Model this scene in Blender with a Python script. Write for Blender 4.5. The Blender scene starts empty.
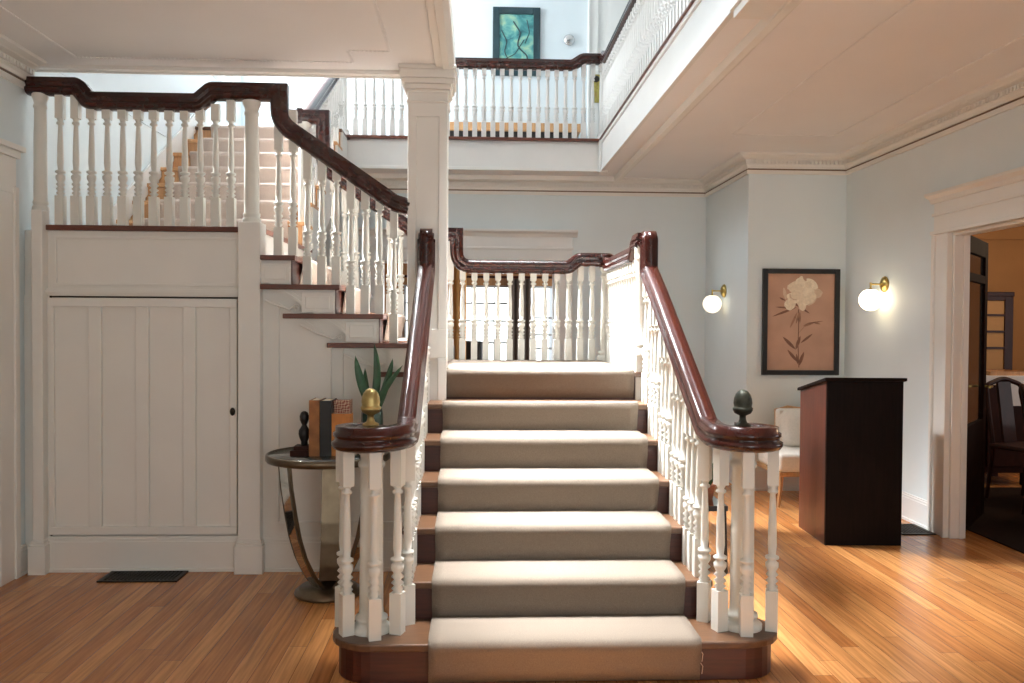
import bpy, bmesh, math, random
from mathutils import Vector, Matrix
random.seed(7)
PI = math.pi
sc = bpy.context.scene
col = sc.collection

# ------------------------------------------------------------------ materials
def mat(name, rgb, rough=.5, metal=0., spec=.5, noise=0., nscale=30., bump=0., bscale=200., coat=0., stretch=None, emit=None, estr=0., alpha=None, trans=0.):
    m = bpy.data.materials.new(name); m.use_nodes = True
    nt = m.node_tree; b = nt.nodes['Principled BSDF']
    b.inputs['Base Color'].default_value = (*rgb, 1)
    b.inputs['Roughness'].default_value = rough
    b.inputs['Metallic'].default_value = metal
    b.inputs['Specular IOR Level'].default_value = spec
    b.inputs['Coat Weight'].default_value = coat
    b.inputs['Coat Roughness'].default_value = .12
    b.inputs['Transmission Weight'].default_value = trans
    if emit:
        b.inputs['Emission Color'].default_value = (*emit, 1); b.inputs['Emission Strength'].default_value = estr
    tc = nt.nodes.new('ShaderNodeTexCoord')
    mp = nt.nodes.new('ShaderNodeMapping')
    nt.links.new(tc.outputs['Object'], mp.inputs['Vector'])
    if stretch: mp.inputs['Scale'].default_value = stretch
    if noise:
        n = nt.nodes.new('ShaderNodeTexNoise'); n.inputs['Scale'].default_value = nscale; n.inputs['Detail'].default_value = 6
        nt.links.new(mp.outputs[0], n.inputs['Vector'])
        r = nt.nodes.new('ShaderNodeMapRange')
        r.inputs['From Min'].default_value = .3; r.inputs['From Max'].default_value = .7
        r.inputs['To Min'].default_value = 1 - noise; r.inputs['To Max'].default_value = 1 + noise
        nt.links.new(n.outputs['Fac'], r.inputs['Value'])
        v = nt.nodes.new('ShaderNodeVectorMath'); v.operation = 'SCALE'; v.inputs[0].default_value = rgb
        nt.links.new(r.outputs[0], v.inputs['Scale']); nt.links.new(v.outputs[0], b.inputs['Base Color'])
    if bump:
        n = nt.nodes.new('ShaderNodeTexNoise'); n.inputs['Scale'].default_value = bscale; n.inputs['Detail'].default_value = 3
        nt.links.new(mp.outputs[0], n.inputs['Vector'])
        bp = nt.nodes.new('ShaderNodeBump'); bp.inputs['Strength'].default_value = bump; bp.inputs['Distance'].default_value = .004
        nt.links.new(n.outputs['Fac'], bp.inputs['Height']); nt.links.new(bp.outputs[0], b.inputs['Normal'])
    return m

def plank_mat(name, c1, c2, rough=.3):
    m = bpy.data.materials.new(name); m.use_nodes = True; nt = m.node_tree; L = nt.links.new
    b = nt.nodes['Principled BSDF']
    tc = nt.nodes.new('ShaderNodeTexCoord'); sx = nt.nodes.new('ShaderNodeSeparateXYZ'); cx = nt.nodes.new('ShaderNodeCombineXYZ')
    L(tc.outputs['Object'], sx.inputs[0]); 
    dv = nt.nodes.new('ShaderNodeMath'); dv.operation = 'DIVIDE'; dv.inputs[1].default_value = .083
    fl = nt.nodes.new('ShaderNodeMath'); fl.operation = 'FLOOR'
    wn = nt.nodes.new('ShaderNodeTexWhiteNoise'); wn.noise_dimensions = '1D'
    ma = nt.nodes.new('ShaderNodeMath'); ma.operation = 'MULTIPLY_ADD'; ma.inputs[1].default_value = 7.3
    L(sx.outputs['X'], dv.inputs[0]); L(dv.outputs[0], fl.inputs[0]); L(fl.outputs[0], wn.inputs['W']); L(wn.outputs['Value'], ma.inputs[0]); L(sx.outputs['Y'], ma.inputs[2])
    L(ma.outputs[0], cx.inputs['X']); L(sx.outputs['X'], cx.inputs['Y'])
    br = nt.nodes.new('ShaderNodeTexBrick')
    br.inputs['Scale'].default_value = 1; br.inputs['Brick Width'].default_value = 1.9; br.inputs['Row Height'].default_value = .083
    br.inputs['Mortar Size'].default_value = .0012; br.inputs['Mortar Smooth'].default_value = .2; br.inputs['Bias'].default_value = 0
    br.offset = 0; br.offset_frequency = 1; br.squash = 1
    br.inputs['Color1'].default_value = (*c1, 1); br.inputs['Color2'].default_value = (*c2, 1)
    br.inputs['Mortar'].default_value = (c2[0]*.35, c2[1]*.3, c2[2]*.3, 1)
    L(cx.outputs[0], br.inputs['Vector'])
    mp = nt.nodes.new('ShaderNodeMapping'); mp.inputs['Scale'].default_value = (1.2, 26, 1)
    L(cx.outputs[0], mp.inputs['Vector'])
    n = nt.nodes.new('ShaderNodeTexNoise'); n.inputs['Scale'].default_value = 2.2; n.inputs['Detail'].default_value = 7
    L(mp.outputs[0], n.inputs['Vector'])
    r = nt.nodes.new('ShaderNodeMapRange'); r.inputs['From Min'].default_value = .3; r.inputs['From Max'].default_value = .7
    r.inputs['To Min'].default_value = .72; r.inputs['To Max'].default_value = 1.25
    L(n.outputs['Fac'], r.inputs['Value'])
    v = nt.nodes.new('ShaderNodeVectorMath'); v.operation = 'SCALE'
    L(br.outputs['Color'], v.inputs[0]); L(r.outputs[0], v.inputs['Scale']); L(v.outputs[0], b.inputs['Base Color'])
    b.inputs['Roughness'].default_value = rough
    bp = nt.nodes.new('ShaderNodeBump'); bp.inputs['Strength'].default_value = .15; bp.inputs['Distance'].default_value = .002; bp.invert = True
    L(br.outputs['Fac'], bp.inputs['Height']); L(bp.outputs[0], b.inputs['Normal'])
    return m

def art_mat(name, cols, scale=3.0, dist=1.5):
    m = bpy.data.materials.new(name); m.use_nodes = True; nt = m.node_tree; L = nt.links.new
    b = nt.nodes['Principled BSDF']; b.inputs['Roughness'].default_value = .5
    tc = nt.nodes.new('ShaderNodeTexCoord'); n = nt.nodes.new('ShaderNodeTexNoise')
    n.inputs['Scale'].default_value = scale; n.inputs['Detail'].default_value = 5; n.inputs['Distortion'].default_value = dist
    L(tc.outputs['Object'], n.inputs['Vector'])
    cr = nt.nodes.new('ShaderNodeValToRGB'); e = cr.color_ramp.elements
    while len(e) < len(cols): e.new(.5)
    for i, c in enumerate(cols):
        e[i].position = .28 + .44*i/(len(cols)-1); e[i].color = (*c, 1)
    L(n.outputs['Fac'], cr.inputs[0]); L(cr.outputs[0], b.inputs['Base Color'])
    return m

def dots_mat(name, a, c, scale):
    m = bpy.data.materials.new(name); m.use_nodes = True; nt = m.node_tree; L = nt.links.new
    b = nt.nodes['Principled BSDF']; b.inputs['Roughness'].default_value = .6
    tc = nt.nodes.new('ShaderNodeTexCoord'); w = nt.nodes.new('ShaderNodeTexChecker'); w.inputs['Scale'].default_value = scale
    mp = nt.nodes.new('ShaderNodeMapping'); mp.inputs['Rotation'].default_value = (0, .78, .3)
    w.inputs['Color1'].default_value = (*a, 1); w.inputs['Color2'].default_value = (*c, 1)
    L(tc.outputs['Object'], mp.inputs['Vector']); L(mp.outputs[0], w.inputs['Vector']); L(w.outputs['Color'], b.inputs['Base Color'])
    return m

M = {}
M['trim'] = mat('cream_trim_paint', (.80, .785, .735), .38, noise=.02, nscale=4)
M['white'] = mat('white_upstairs_paint', (.76, .76, .74), .4, noise=.02, nscale=4)
M['baluster'] = mat('cream_baluster_paint', (.74, .735, .675), .32, noise=.02, nscale=9)
M['wall'] = mat('pale_blue_grey_wall', (.735, .815, .835), .6, noise=.015, nscale=3)
M['wall_up'] = mat('pale_sky_wall', (.66, .74, .78), .6, noise=.015, nscale=3)
M['ceiling'] = mat('off_white_ceiling', (.86, .855, .845), .55, noise=.015, nscale=2)
M['floor'] = plank_mat('oak_strip_floor', (.63, .29, .10), (.41, .155, .045), .2)
M['mahogany'] = mat('polished_mahogany', (.034, .006, .0035), .2, noise=.35, nscale=6, coat=.2, spec=.4, stretch=(3, 3, 3))
M['riser'] = mat('red_stained_riser', (.05, .009, .004), .4, noise=.3, nscale=7, stretch=(1, 4, 14))
M['tread'] = mat('brown_oak_tread', (.10, .047, .022), .35, noise=.25, nscale=8, stretch=(1.5, 14, 6))
M['nosing'] = mat('dark_stair_nosing', (.12, .035, .018), .35, noise=.25, nscale=9)
M['carpet'] = mat('taupe_woven_carpet', (.195, .158, .124), .95, spec=.1, noise=.22, nscale=330, bump=.8, bscale=420)
M['carpet_pale'] = mat('pale_beige_carpet', (.52, .43, .37), .95, spec=.1, noise=.14, nscale=300, bump=.6, bscale=420)
M['lectern'] = mat('espresso_veneer', (.006, .0025, .002), .5, spec=.12, noise=.4, nscale=4, stretch=(12, 12, 1.2))  # lectern veneer with the shade on its front put into the colour
M['lectern_side'] = mat('red_brown_veneer', (.075, .020, .010), .3, noise=.35, nscale=4, stretch=(14, 14, 1.2))  # same veneer, light on its sides put into the colour
M['brass'] = mat('antique_brass', (.52, .38, .13), .3, 1.0, noise=.15, nscale=20)
M['olive_brass'] = mat('olive_gold_metal', (.42, .31, .12), .38, .8, noise=.2, nscale=30)
M['bronze'] = mat('dark_green_bronze', (.035, .036, .024), .5, .5, noise=.35, nscale=60)
M['black'] = mat('black_lacquer', (.012, .011, .011), .35, noise=.2, nscale=10)
M['iron'] = mat('dark_iron_grille', (.025, .02, .015), .5, .6, noise=.2, nscale=40)
M['globe'] = mat('lit_opal_glass', (.95, .9, .8), .3, emit=(1., .80, .52), estr=5.0)
M['globe_dim'] = mat('lit_opal_glass_soft', (.95, .9, .8), .3, emit=(1., .85, .62), estr=1.1)
M['mirror'] = mat('mirrored_glass', (.82, .85, .84), .04, 1.0)
M['bronzed'] = mat('bronzed_table_metal', (.16, .125, .085), .28, .9, noise=.2, nscale=15)
M['dark_glass'] = mat('smoked_glass', (.05, .055, .05), .05, 0, coat=1.0)
M['leaf'] = mat('deep_green_leaf', (.022, .085, .03), .35, noise=.3, nscale=30)
M['pot'] = mat('green_glazed_pot', (.02, .06, .045), .2, coat=.6, noise=.2, nscale=12)
M['terracotta'] = mat('terracotta', (.45, .17, .09), .7, noise=.15, nscale=20)
M['book_brown'] = mat('tan_leather_spine', (.33, .13, .035), .5, noise=.3, nscale=18)
M['book_black'] = mat('black_cloth_spine', (.012, .014, .016), .5, noise=.3, nscale=18)
M['book_orange'] = mat('orange_leather_spine', (.52, .19, .035), .45, noise=.2, nscale=18)
M['book_dots'] = dots_mat('red_cream_patterned_cover', (.26, .05, .03), (.62, .45, .32), 105)
M['paper'] = mat('book_paper', (.72, .66, .54), .8, noise=.1, nscale=120)
M['upholstery'] = mat('cream_upholstery', (.80, .76, .69), .9, spec=.2, noise=.05, nscale=60, bump=.3, bscale=250)
M['oak'] = mat('light_oak', (.50, .27, .12), .4, noise=.2, nscale=9, stretch=(8, 8, 1))
M['print'] = mat('sepia_print_paper', (.50, .295, .205), .6, noise=.10, nscale=5)
M['petal'] = mat('cream_petal_ink', (.74, .62, .47), .6, noise=.10, nscale=40)
M['petal2'] = mat('pale_petal_ink', (.80, .69, .54), .6, noise=.10, nscale=40)
M['petal3'] = mat('tan_petal_ink', (.62, .46, .33), .6, noise=.12, nscale=40)
M['inkleaf'] = mat('sepia_leaf_ink', (.19, .085, .05), .6, noise=.25, nscale=30)
M['inkleaf2'] = mat('faded_leaf_ink', (.31, .155, .095), .6, noise=.2, nscale=30)
M['teal_art'] = art_mat('teal_abstract_paint', [(.02, .10, .12), (.05, .24, .25), (.14, .38, .34), (.33, .52, .36)], 5.5, 1.8)
M['teal_frame'] = mat('dark_teal_frame', (.012, .04, .05), .35, noise=.2, nscale=12)
M['grey_frame'] = mat('pale_grey_frame', (.42, .45, .46), .4, noise=.1, nscale=12)
M['art_pale'] = art_mat('pale_watercolour', [(.70, .76, .78), (.60, .68, .70), (.75, .78, .76)], 4, 1)
M['dine_wall'] = mat('ochre_brown_wall', (.42, .21, .075), .7, noise=.06, nscale=4)
M['dine_wood'] = mat('dark_red_wood', (.035, .009, .005), .5, spec=.15, noise=.3, nscale=7, coat=.1, stretch=(3, 3, 1))
M['linen'] = mat('white_linen', (.82, .80, .80), .85, noise=.03, nscale=30)
M['curtain'] = mat('dark_brown_curtain', (.15, .12, .10), .8, noise=.2, nscale=25, stretch=(6, 6, .6))
M['gold_curtain'] = mat('golden_brown_drape', (.62, .33, .11), .8, noise=.2, nscale=25, stretch=(6, 6, .6))
M['window_frame'] = mat('grey_window_frame', (.38, .40, .40), .5, noise=.1, nscale=10)
M['wood_panel'] = mat('honey_wood_panel', (.38, .19, .07), .45, noise=.2, nscale=7, stretch=(8, 8, 1))
M['picture_bead'] = mat('brown_picture_bead', (.20, .13, .08), .5, noise=.1, nscale=20)  # brown strip painting the shadow gap below the cornice
M['gap'] = mat('dark_joint', (.05, .035, .025), .8, noise=.1, nscale=20)
M['glass'] = mat('clear_window_glass', (.95, .97, .97), .02, trans=1.0)
M['lockbrass'] = mat('old_brass_lock', (.50, .42, .12), .4, .7, noise=.25, nscale=30)
M['dresser_glass'] = mat('cabinet_glass', (.50, .29, .13), .5, spec=.2)  # opaque ochre, the wall's reflection put into the pane colour
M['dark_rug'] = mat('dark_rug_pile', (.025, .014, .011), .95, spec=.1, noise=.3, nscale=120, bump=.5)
M['door_wood'] = mat('near_black_door_wood', (.016, .006, .004), .75, spec=.05, noise=.3, nscale=7)
M['steel'] = mat('brushed_steel', (.6, .6, .6), .25, 1.0, noise=.1, nscale=40)

# ------------------------------------------------------------------ mesh builder
class MB:
    def __init__(s): s.v = []; s.f = []; s.mi = []; s.cur = 0; s.sm = []
    def add(s, vs, fs, smooth=False):
        o = len(s.v); s.v += [tuple(p) for p in vs]
        for f in fs: s.f.append([i+o for i in f]); s.mi.append(s.cur); s.sm.append(smooth)
        return s
    def m(s, i): s.cur = i; return s
    def box(s, x0, x1, y0, y1, z0, z1):
        if x0 > x1: x0, x1 = x1, x0
        if y0 > y1: y0, y1 = y1, y0
        if z0 > z1: z0, z1 = z1, z0
        e = [random.uniform(0, .0005) for _ in range(6)]
        x0 -= e[0]; x1 += e[1]; y0 -= e[2]; y1 += e[3]; z0 -= e[4]; z1 += e[5]
        v = [(x0,y0,z0),(x1,y0,z0),(x1,y1,z0),(x0,y1,z0),(x0,y0,z1),(x1,y0,z1),(x1,y1,z1),(x0,y1,z1)]
        return s.add(v, [(0,3,2,1),(4,5,6,7),(0,1,5,4),(1,2,6,5),(2,3,7,6),(3,0,4,7)])
    def prism(s, poly, axis, a, b, smooth=False):
        n = len(poly); a -= random.uniform(0, .0005)*(1 if b > a else -1); b += random.uniform(0, .0005)*(1 if b > a else -1)
        def P(p, t): return {'x': (t, p[0], p[1]), 'y': (p[0], t, p[1]), 'z': (p[0], p[1], t)}[axis]
        v = [P(p, a) for p in poly] + [P(p, b) for p in poly]
        o = len(s.v)
        s.add(v, [tuple(range(n)), tuple(range(2*n-1, n-1, -1))])
        s.v = s.v[:]
        for i in range(n):
            j = (i+1) % n
            s.f.append([o+i, o+j, o+n+j, o+n+i]); s.mi.append(s.cur); s.sm.append(smooth)
        return s
    def lathe(s, prof, c=(0,0,0), seg=20, sx=1, sy=1):
        vs = []; fs = []; n = len(prof)
        for k in range(seg):
            a = 2*PI*k/seg
            for r, z in prof: vs.append((c[0]+r*math.cos(a)*sx, c[1]+r*math.sin(a)*sy, c[2]+z))
        for k in range(seg):
            q = (k+1) % seg
            for i in range(n-1): fs.append((k*n+i, q*n+i, q*n+i+1, k*n+i+1))
        s.add(vs, fs, True)
        o = len(s.v)
        if prof[0][0] > 1e-5: s.add([vs[k*n] for k in range(seg)], [tuple(range(seg-1, -1, -1))])
        if prof[-1][0] > 1e-5: s.add([vs[k*n+n-1] for k in range(seg)], [tuple(range(seg))])
        return s
    def sweep(s, path, sides, prof, closed_ends=True, smooth=True):
        """path of points; side = unit lateral vector at each; profile in (side, normal)"""
        P = [Vector(p) for p in path]; n = len(P); k = len(prof); vs = []
        for i in range(n):
            t0 = (P[i]-P[i-1]).normalized() if i else None
            t1 = (P[i+1]-P[i]).normalized() if i < n-1 else None
            if t0 is None: t0 = t1
            if t1 is None: t1 = t0
            t = (t0+t1)
            t = t.normalized() if t.length > 1e-6 else t0
            c = max(.35, math.sqrt(max(0, (1+t0.dot(t1))/2)))
            sd = Vector(sides[i]); nn = sd.cross(t).normalized()
            for a, b in prof: vs.append(P[i]+sd*a+nn*(b/c))
        fs = []
        for i in range(n-1):
            for j in range(k):
                q = (j+1) % k
                fs.append((i*k+j, i*k+q, (i+1)*k+q, (i+1)*k+j))
        s.add(vs, fs, smooth)
        if closed_ends:
            s.add(vs[:k], [tuple(range(k))]); s.add(vs[-k:], [tuple(range(k-1, -1, -1))])
        return s
    def tube(s, pts, r, seg=10):
        P = [Vector(p) for p in pts]; n = len(P); rs = r if isinstance(r, (list, tuple)) else [r]*n
        vs = []; ref = None
        for i in range(n):
            t = ((P[i+1] if i < n-1 else P[i]) - (P[i-1] if i else P[i])).normalized()
            if ref is None: ref = t.orthogonal().normalized()
            ref = (ref - t*ref.dot(t)); ref = ref.normalized() if ref.length > 1e-6 else t.orthogonal().normalized()
            b = t.cross(ref)
            for k in range(seg):
                a = 2*PI*k/seg; vs.append(P[i]+(ref*math.cos(a)+b*math.sin(a))*rs[i])
        fs = [(i*seg+k, i*seg+(k+1) % seg, (i+1)*seg+(k+1) % seg, (i+1)*seg+k) for i in range(n-1) for k in range(seg)]
        s.add(vs, fs, True)
        s.add(vs[:seg], [tuple(range(seg-1,-1,-1))]); s.add(vs[-seg:], [tuple(range(seg))])
        return s
    def mesh(s, name, mats):
        me = bpy.data.meshes.new(name)
        me.from_pydata(s.v, [], s.f); 
        for mm in (mats if isinstance(mats, (list, tuple)) else [mats]): me.materials.append(mm)
        me.polygons.foreach_set('material_index', s.mi); me.polygons.foreach_set('use_smooth', s.sm)
        bm = bmesh.new(); bm.from_mesh(me); bmesh.ops.recalc_face_normals(bm, faces=bm.faces); bm.to_mesh(me); bm.free()
        me.update(); return me

def link(name, me, parent=None, bevel=0, loc=None):
    o = bpy.data.objects.new(name, me); col.objects.link(o)
    if parent is not None:
        o.parent = parent
        o.matrix_parent_inverse = parent.matrix_local.inverted() if parent.type == 'EMPTY' and parent.parent is None and not parent.get('origin_local') else Matrix()
    if loc: o.location = loc
    if bevel:
        b = o.modifiers.new('bevel', 'BEVEL'); b.width = bevel; b.segments = 2; b.limit_method = 'ANGLE'; b.angle_limit = .7
    return o
def obj(name, mb, m, parent=None, bevel=0, loc=None): return link(name, mb.mesh(name, m), parent, bevel, loc)
def thing(name, label, cat, loc=(0,0,0), group=None, local=False):
    """Empty at the thing's base; parts are given in world coordinates (or in its own, local=True)"""
    o = bpy.data.objects.new(name, None); col.objects.link(o); o.location = loc; o.empty_display_size = .1
    if local: o['origin_local'] = 1
    bpy.context.view_layer.update()
    tag(o, label, cat, group); return o
def tag(o, label, cat, group=None):
    o['label'] = label; o['category'] = cat
    if group: o['group'] = group
    return o
def struct(name, mb, m, bevel=0, parent=None):
    o = obj(name, mb, m, parent, bevel)
    if parent is None: o['kind'] = 'structure'
    return o
def dup(root, loc=None, rotz=None, label=None):
    r = root.copy(); col.objects.link(r)
    if loc is not None: r.location = loc
    if rotz is not None: r.rotation_euler = (0, 0, rotz)
    if label: r['label'] = label
    for ch in list(root.children):
        c = ch.copy(); col.objects.link(c); c.parent = r
        for g in list(ch.children):
            d = g.copy(); col.objects.link(d); d.parent = c
    return r

def fillet(pts, rad, n=7):
    """polyline with rounded corners; rad[i] for each inner point"""
    P = [Vector(p) for p in pts]; out = [P[0]]
    for i in range(1, len(P)-1):
        r = rad[i-1]
        if r <= 0: out.append(P[i]); continue
        a = (P[i-1]-P[i]); b = (P[i+1]-P[i]); la, lb = a.length, b.length; a.normalize(); b.normalize()
        ang = a.angle(b)
        d = min(r/math.tan(ang/2), la*.499, lb*.499)
        A = P[i]+a*d; B = P[i]+b*d
        for k in range(n+1):
            t = k/n; out.append(A*(1-t)**2+P[i]*2*t*(1-t)+B*t*t)
    out.append(P[-1]); return out

# ------------------------------------------------------------------ dimensions
R = .1672          # riser
D1, T = 3.412, .278
def ynose(k): return D1+(k-1)*T
LW, RW, FRONT = -2.6, 3.26, -3.0     # left wall, right wall, front wall
CZ, F2 = 2.95, 3.245                 # hall ceiling, upper floor
BACK, CHY, CHX = 8.82, 7.44, 2.385   # back wall, chimney face, chimney side
XL, XR = -.29, 1.0                   # first-flight rail lines
LAND = 7*R; LAND2 = 12*R
YF, YB = 5.075, 6.50                  # second-flight front and back rail lines
TOP = 5.85

# ------------------------------------------------------------------ room shell
struct('floor', MB().box(LW-.2, 7.6, FRONT-.2, 13.2, -.1, 0), M['floor'])

# left wall with its white door casing
LWY0, LWY1, LWZ0, LWZ1 = 5.7, 9.2, 3.95, 5.6     # tall stair window high on the left
struct('wall_left', MB().box(LW-.15, LW, FRONT, LWY0, 0, TOP).box(LW-.15, LW, LWY1, 9.75, 0, TOP).box(LW-.15, LW, LWY0, LWY1, 0, LWZ0).box(LW-.15, LW, LWY0, LWY1, LWZ1, TOP), M['wall'])
f = MB().box(LW, LW+.03, LWY0-.1, LWY0, LWZ0-.1, LWZ1+.1).box(LW, LW+.03, LWY1, LWY1+.1, LWZ0-.1, LWZ1+.1).box(LW, LW+.03, LWY0, LWY1, LWZ1, LWZ1+.1).box(LW, LW+.05, LWY0, LWY1, LWZ0-.08, LWZ0)
for i in range(1, 4): y = LWY0+(LWY1-LWY0)*i/4; f.box(LW-.10, LW-.06, y-.02, y+.02, LWZ0, LWZ1)
struct('window_5', f, M['white'])
d = MB()
d.box(LW, LW+.02, 4.76, 4.93, .0, 2.2).box(LW, LW+.02, 3.55, 3.74, 0, 2.2).box(LW, LW+.024, 3.5, 4.93, 2.16, 2.36)
d.box(LW, LW+.032, 4.90, 4.945, 0, 2.2).box(LW, LW+.04, 3.46, 4.95, 2.36, 2.40).box(LW, LW+.06, 3.42, 4.97, 2.40, 2.43)
d.box(LW, LW+.012, 3.74, 4.80, 0, 2.14)
for z0, z1 in ((.25, .95), (1.1, 1.95)):
    for y0, y1 in ((3.86, 4.2), (4.34, 4.68)): d.box(LW+.012, LW+.02, y0, y1, z0, z1)
dl = struct('door_1', d, M['trim'], .004)
obj('door_handle', MB().lathe([(.0, 0), (.012, 0), (.012, .03), (.028, .04), (.03, .055), (.02, .07), (0, .072)], (0, 0, 0), 14), M['brass'], dl)
k = dl.children[0]; k.rotation_euler = (0, PI/2, 0); k.location = (LW+.012, 3.8, 1.0)

# right wall with the dining-room doorway
JY0, JY1, HEAD = 3.4, 5.74, 2.10
w = MB().box(RW, RW+.11, JY1, CHY, 0, TOP).box(RW, RW+.11, JY0, JY1, HEAD, TOP).box(RW, RW+.11, FRONT, JY0, 0, TOP)
w.box(RW, RW+.11, CHY, 9.75, F2, TOP)
struct('wall_right', w, M['wall'])
c = MB()
for y0, y1 in ((JY1, JY1+.2), (JY0-.2, JY0)):
    c.box(RW-.028, RW, y0, y1, 0, HEAD+.02)
    c.box(RW-.04, RW, y0+(0 if y0 == JY1 else .165), y0+(.035 if y0 == JY1 else .2), 0, HEAD+.02)
    c.box(RW-.045, RW, y0+(.17 if y0 == JY1 else 0), y0+(.2 if y0 == JY1 else .03), 0, HEAD+.02)
c.box(RW-.028, RW, JY0-.2, JY1+.2, HEAD, HEAD+.24)
c.box(RW-.045, RW, JY0-.22, JY1+.22, HEAD, HEAD+.025)
c.box(RW-.04, RW, JY0-.21, JY1+.21, HEAD+.13, HEAD+.15)
c.prism([(RW, HEAD+.22), (RW-.04, HEAD+.22), (RW-.055, HEAD+.25), (RW-.09, HEAD+.27), (RW-.09, HEAD+.29), (RW, HEAD+.29)], 'y', JY0-.23, JY1+.225)
c.box(RW-.001, RW+.11, JY1-.022, JY1, 0, HEAD).box(RW-.001, RW+.11, JY0, JY0+.022, 0, HEAD).box(RW-.001, RW+.11, JY0, JY1, HEAD-.022, HEAD)
c.box(RW+.06, RW+.09, JY1-.036, JY1-.022, 0, HEAD-.022)
struct('trim_1', c, M['trim'], .004)

# chimney breast, back wall with the wide doorway
struct('wall_chimney', MB().box(CHX, RW, CHY, BACK+.0, 0, CZ), M['wall'])
OX0, OX1, OH = -.97, .82, 2.10
w = MB().box(LW, OX0, BACK, BACK+.16, 0, CZ).box(OX1, CHX+.9, BACK, BACK+.16, 0, CZ).box(OX0, OX1, BACK, BACK+.16, OH, CZ)
struct('wall_back', w, M['wall'])
c = MB()
c.box(OX1, OX1+.17, BACK-.03, BACK, 0, OH+.02).box(OX0-.17, OX0, BACK-.03, BACK, 0, OH+.02)
c.box(OX1+.14, OX1+.175, BACK-.045, BACK, 0, OH+.02).box(OX0-.175, OX0-.14, BACK-.045, BACK, 0, OH+.02)
c.box(OX0-.17, OX1+.17, BACK-.03, BACK, OH, OH+.27).box(OX0-.18, OX1+.18, BACK-.045, BACK, OH+.12, OH+.145)
c.prism([(BACK, OH+.25), (BACK-.04, OH+.25), (BACK-.06, OH+.28), (BACK-.1, OH+.30), (BACK-.1, OH+.32), (BACK, OH+.32)], 'x', OX0-.22, OX1+.22)
c.box(OX1-.02, OX1, BACK, BACK+.16, 0, OH).box(OX0, OX0+.02, BACK, BACK+.16, 0, OH).box(OX0, OX1, BACK, BACK+.16, OH-.02, OH)
struct('trim_2', c, M['white'], .004)

# front wall behind the viewer, with two tall windows added for fill light
w = MB()
WX = ((-2.0, -.6), (1.2, 2.9))
xs = [LW-.15, WX[0][0], WX[0][1], WX[1][0], WX[1][1], RW+.11]
for a, b in ((0, 1), (2, 3), (4, 5)): w.box(xs[a], xs[b], FRONT-.15, FRONT, 0, TOP)
for a, b in WX: w.box(a, b, FRONT-.15, FRONT, 0, .6).box(a, b, FRONT-.15, FRONT, 2.5, TOP)
struct('wall_front', w, M['wall'])
for n, (a, b) in enumerate(WX):
    f = MB()
    f.box(a-.1, a, FRONT, FRONT+.03, .5, 2.6).box(b, b+.1, FRONT, FRONT+.03, .5, 2.6).box(a-.1, b+.1, FRONT, FRONT+.03, 2.5, 2.6).box(a-.12, b+.12, FRONT, FRONT+.06, .55, .6)
    f.box((a+b)/2-.02, (a+b)/2+.02, FRONT-.1, FRONT-.06, .6, 2.5).box(a, b, FRONT-.1, FRONT-.06, 1.53, 1.57)
    struct('window_%d' % (n+1), f, M['trim'])

# hall ceilings: slabs between the floors around the open well
WXL, WXR = -.16, 1.235
CY = 5.18
struct('ceiling_left', MB().box(LW, WXL, FRONT, CY, CZ, F2), M['ceiling'])
struct('ceiling_right', MB().box(WXR, RW, FRONT, BACK+.0, CZ, F2).box(RW, RW+.11, CHY, BACK, CZ, F2), M['ceiling'])
struct('ceiling_front', MB().box(WXL, WXR, FRONT, 1.2, CZ, F2), M['ceiling'])
struct('ceiling_back', MB().box(-1.22, WXR, 8.36, BACK, CZ, F2).box(LW, -1.23, 8.405, BACK, CZ, F2).box(LW, RW, BACK, 9.75, CZ, F2), M['ceiling'])

# well fascias and soffit mouldings
f = MB().box(WXR-.02, WXR, 1.2, 8.34, CZ-.005, F2-.03).box(WXR-.035, WXR+.04, 1.2, 8.36, F2-.03, F2)
f.box(WXR-.03, WXR, 1.2, 8.34, CZ-.005, CZ+.025)
struct('trim_3', f, M['white'], .003)
f = MB().box(-1.25, WXR-.02, 8.34, 8.36, CZ-.005, F2-.03).box(-1.25, WXR-.02, 8.33, 8.36, CZ-.005, CZ+.025)
struct('trim_4', f, M['white'], .003)
f = MB().box(WXR-.05, WXR+.06, 1.2, 8.36, F2, F2+.012).box(-1.25, WXR-.05, 8.305, 8.42, F2-.012, F2+.014)
struct('trim_5', f, M['nosing'], .003)
f = MB().box(WXL-.08, WXL-.04, FRONT, CY, CZ-.018, CZ).prism([(WXL-.04, CZ), (WXL-.04, CZ-.03), (WXL+.0, CZ-.03), (WXL+.03, CZ), (WXL+.03, CZ+.16), (WXL, CZ+.16)], 'y', 1.2, CY)
f.box(LW, WXL, CY, CY+.02, CZ-.03, F2).box(LW, WXL, CY-.05, CY, CZ-.022, CZ)
struct('trim_6', f, M['trim'], .003)
# soffit ridge on the right, by the well edge and along the back
f = MB().prism([(1.385, CZ), (1.40, CZ-.045), (1.44, CZ-.05), (1.445, CZ-.03), (1.475, CZ-.024), (1.48, CZ)], 'y', FRONT, 8.70).prism([(8.62, CZ), (8.63, CZ-.045), (8.66, CZ-.05), (8.70, CZ-.024), (8.705, CZ)], 'x', -1.2, 1.44)
f.box(1.2, 1.37, 3.35, 4.0, CZ-.06, CZ).box(1.185, 1.385, 3.335, 4.015, CZ-.02, CZ)
struct('trim_7', f, M['trim'], .003)
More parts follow.
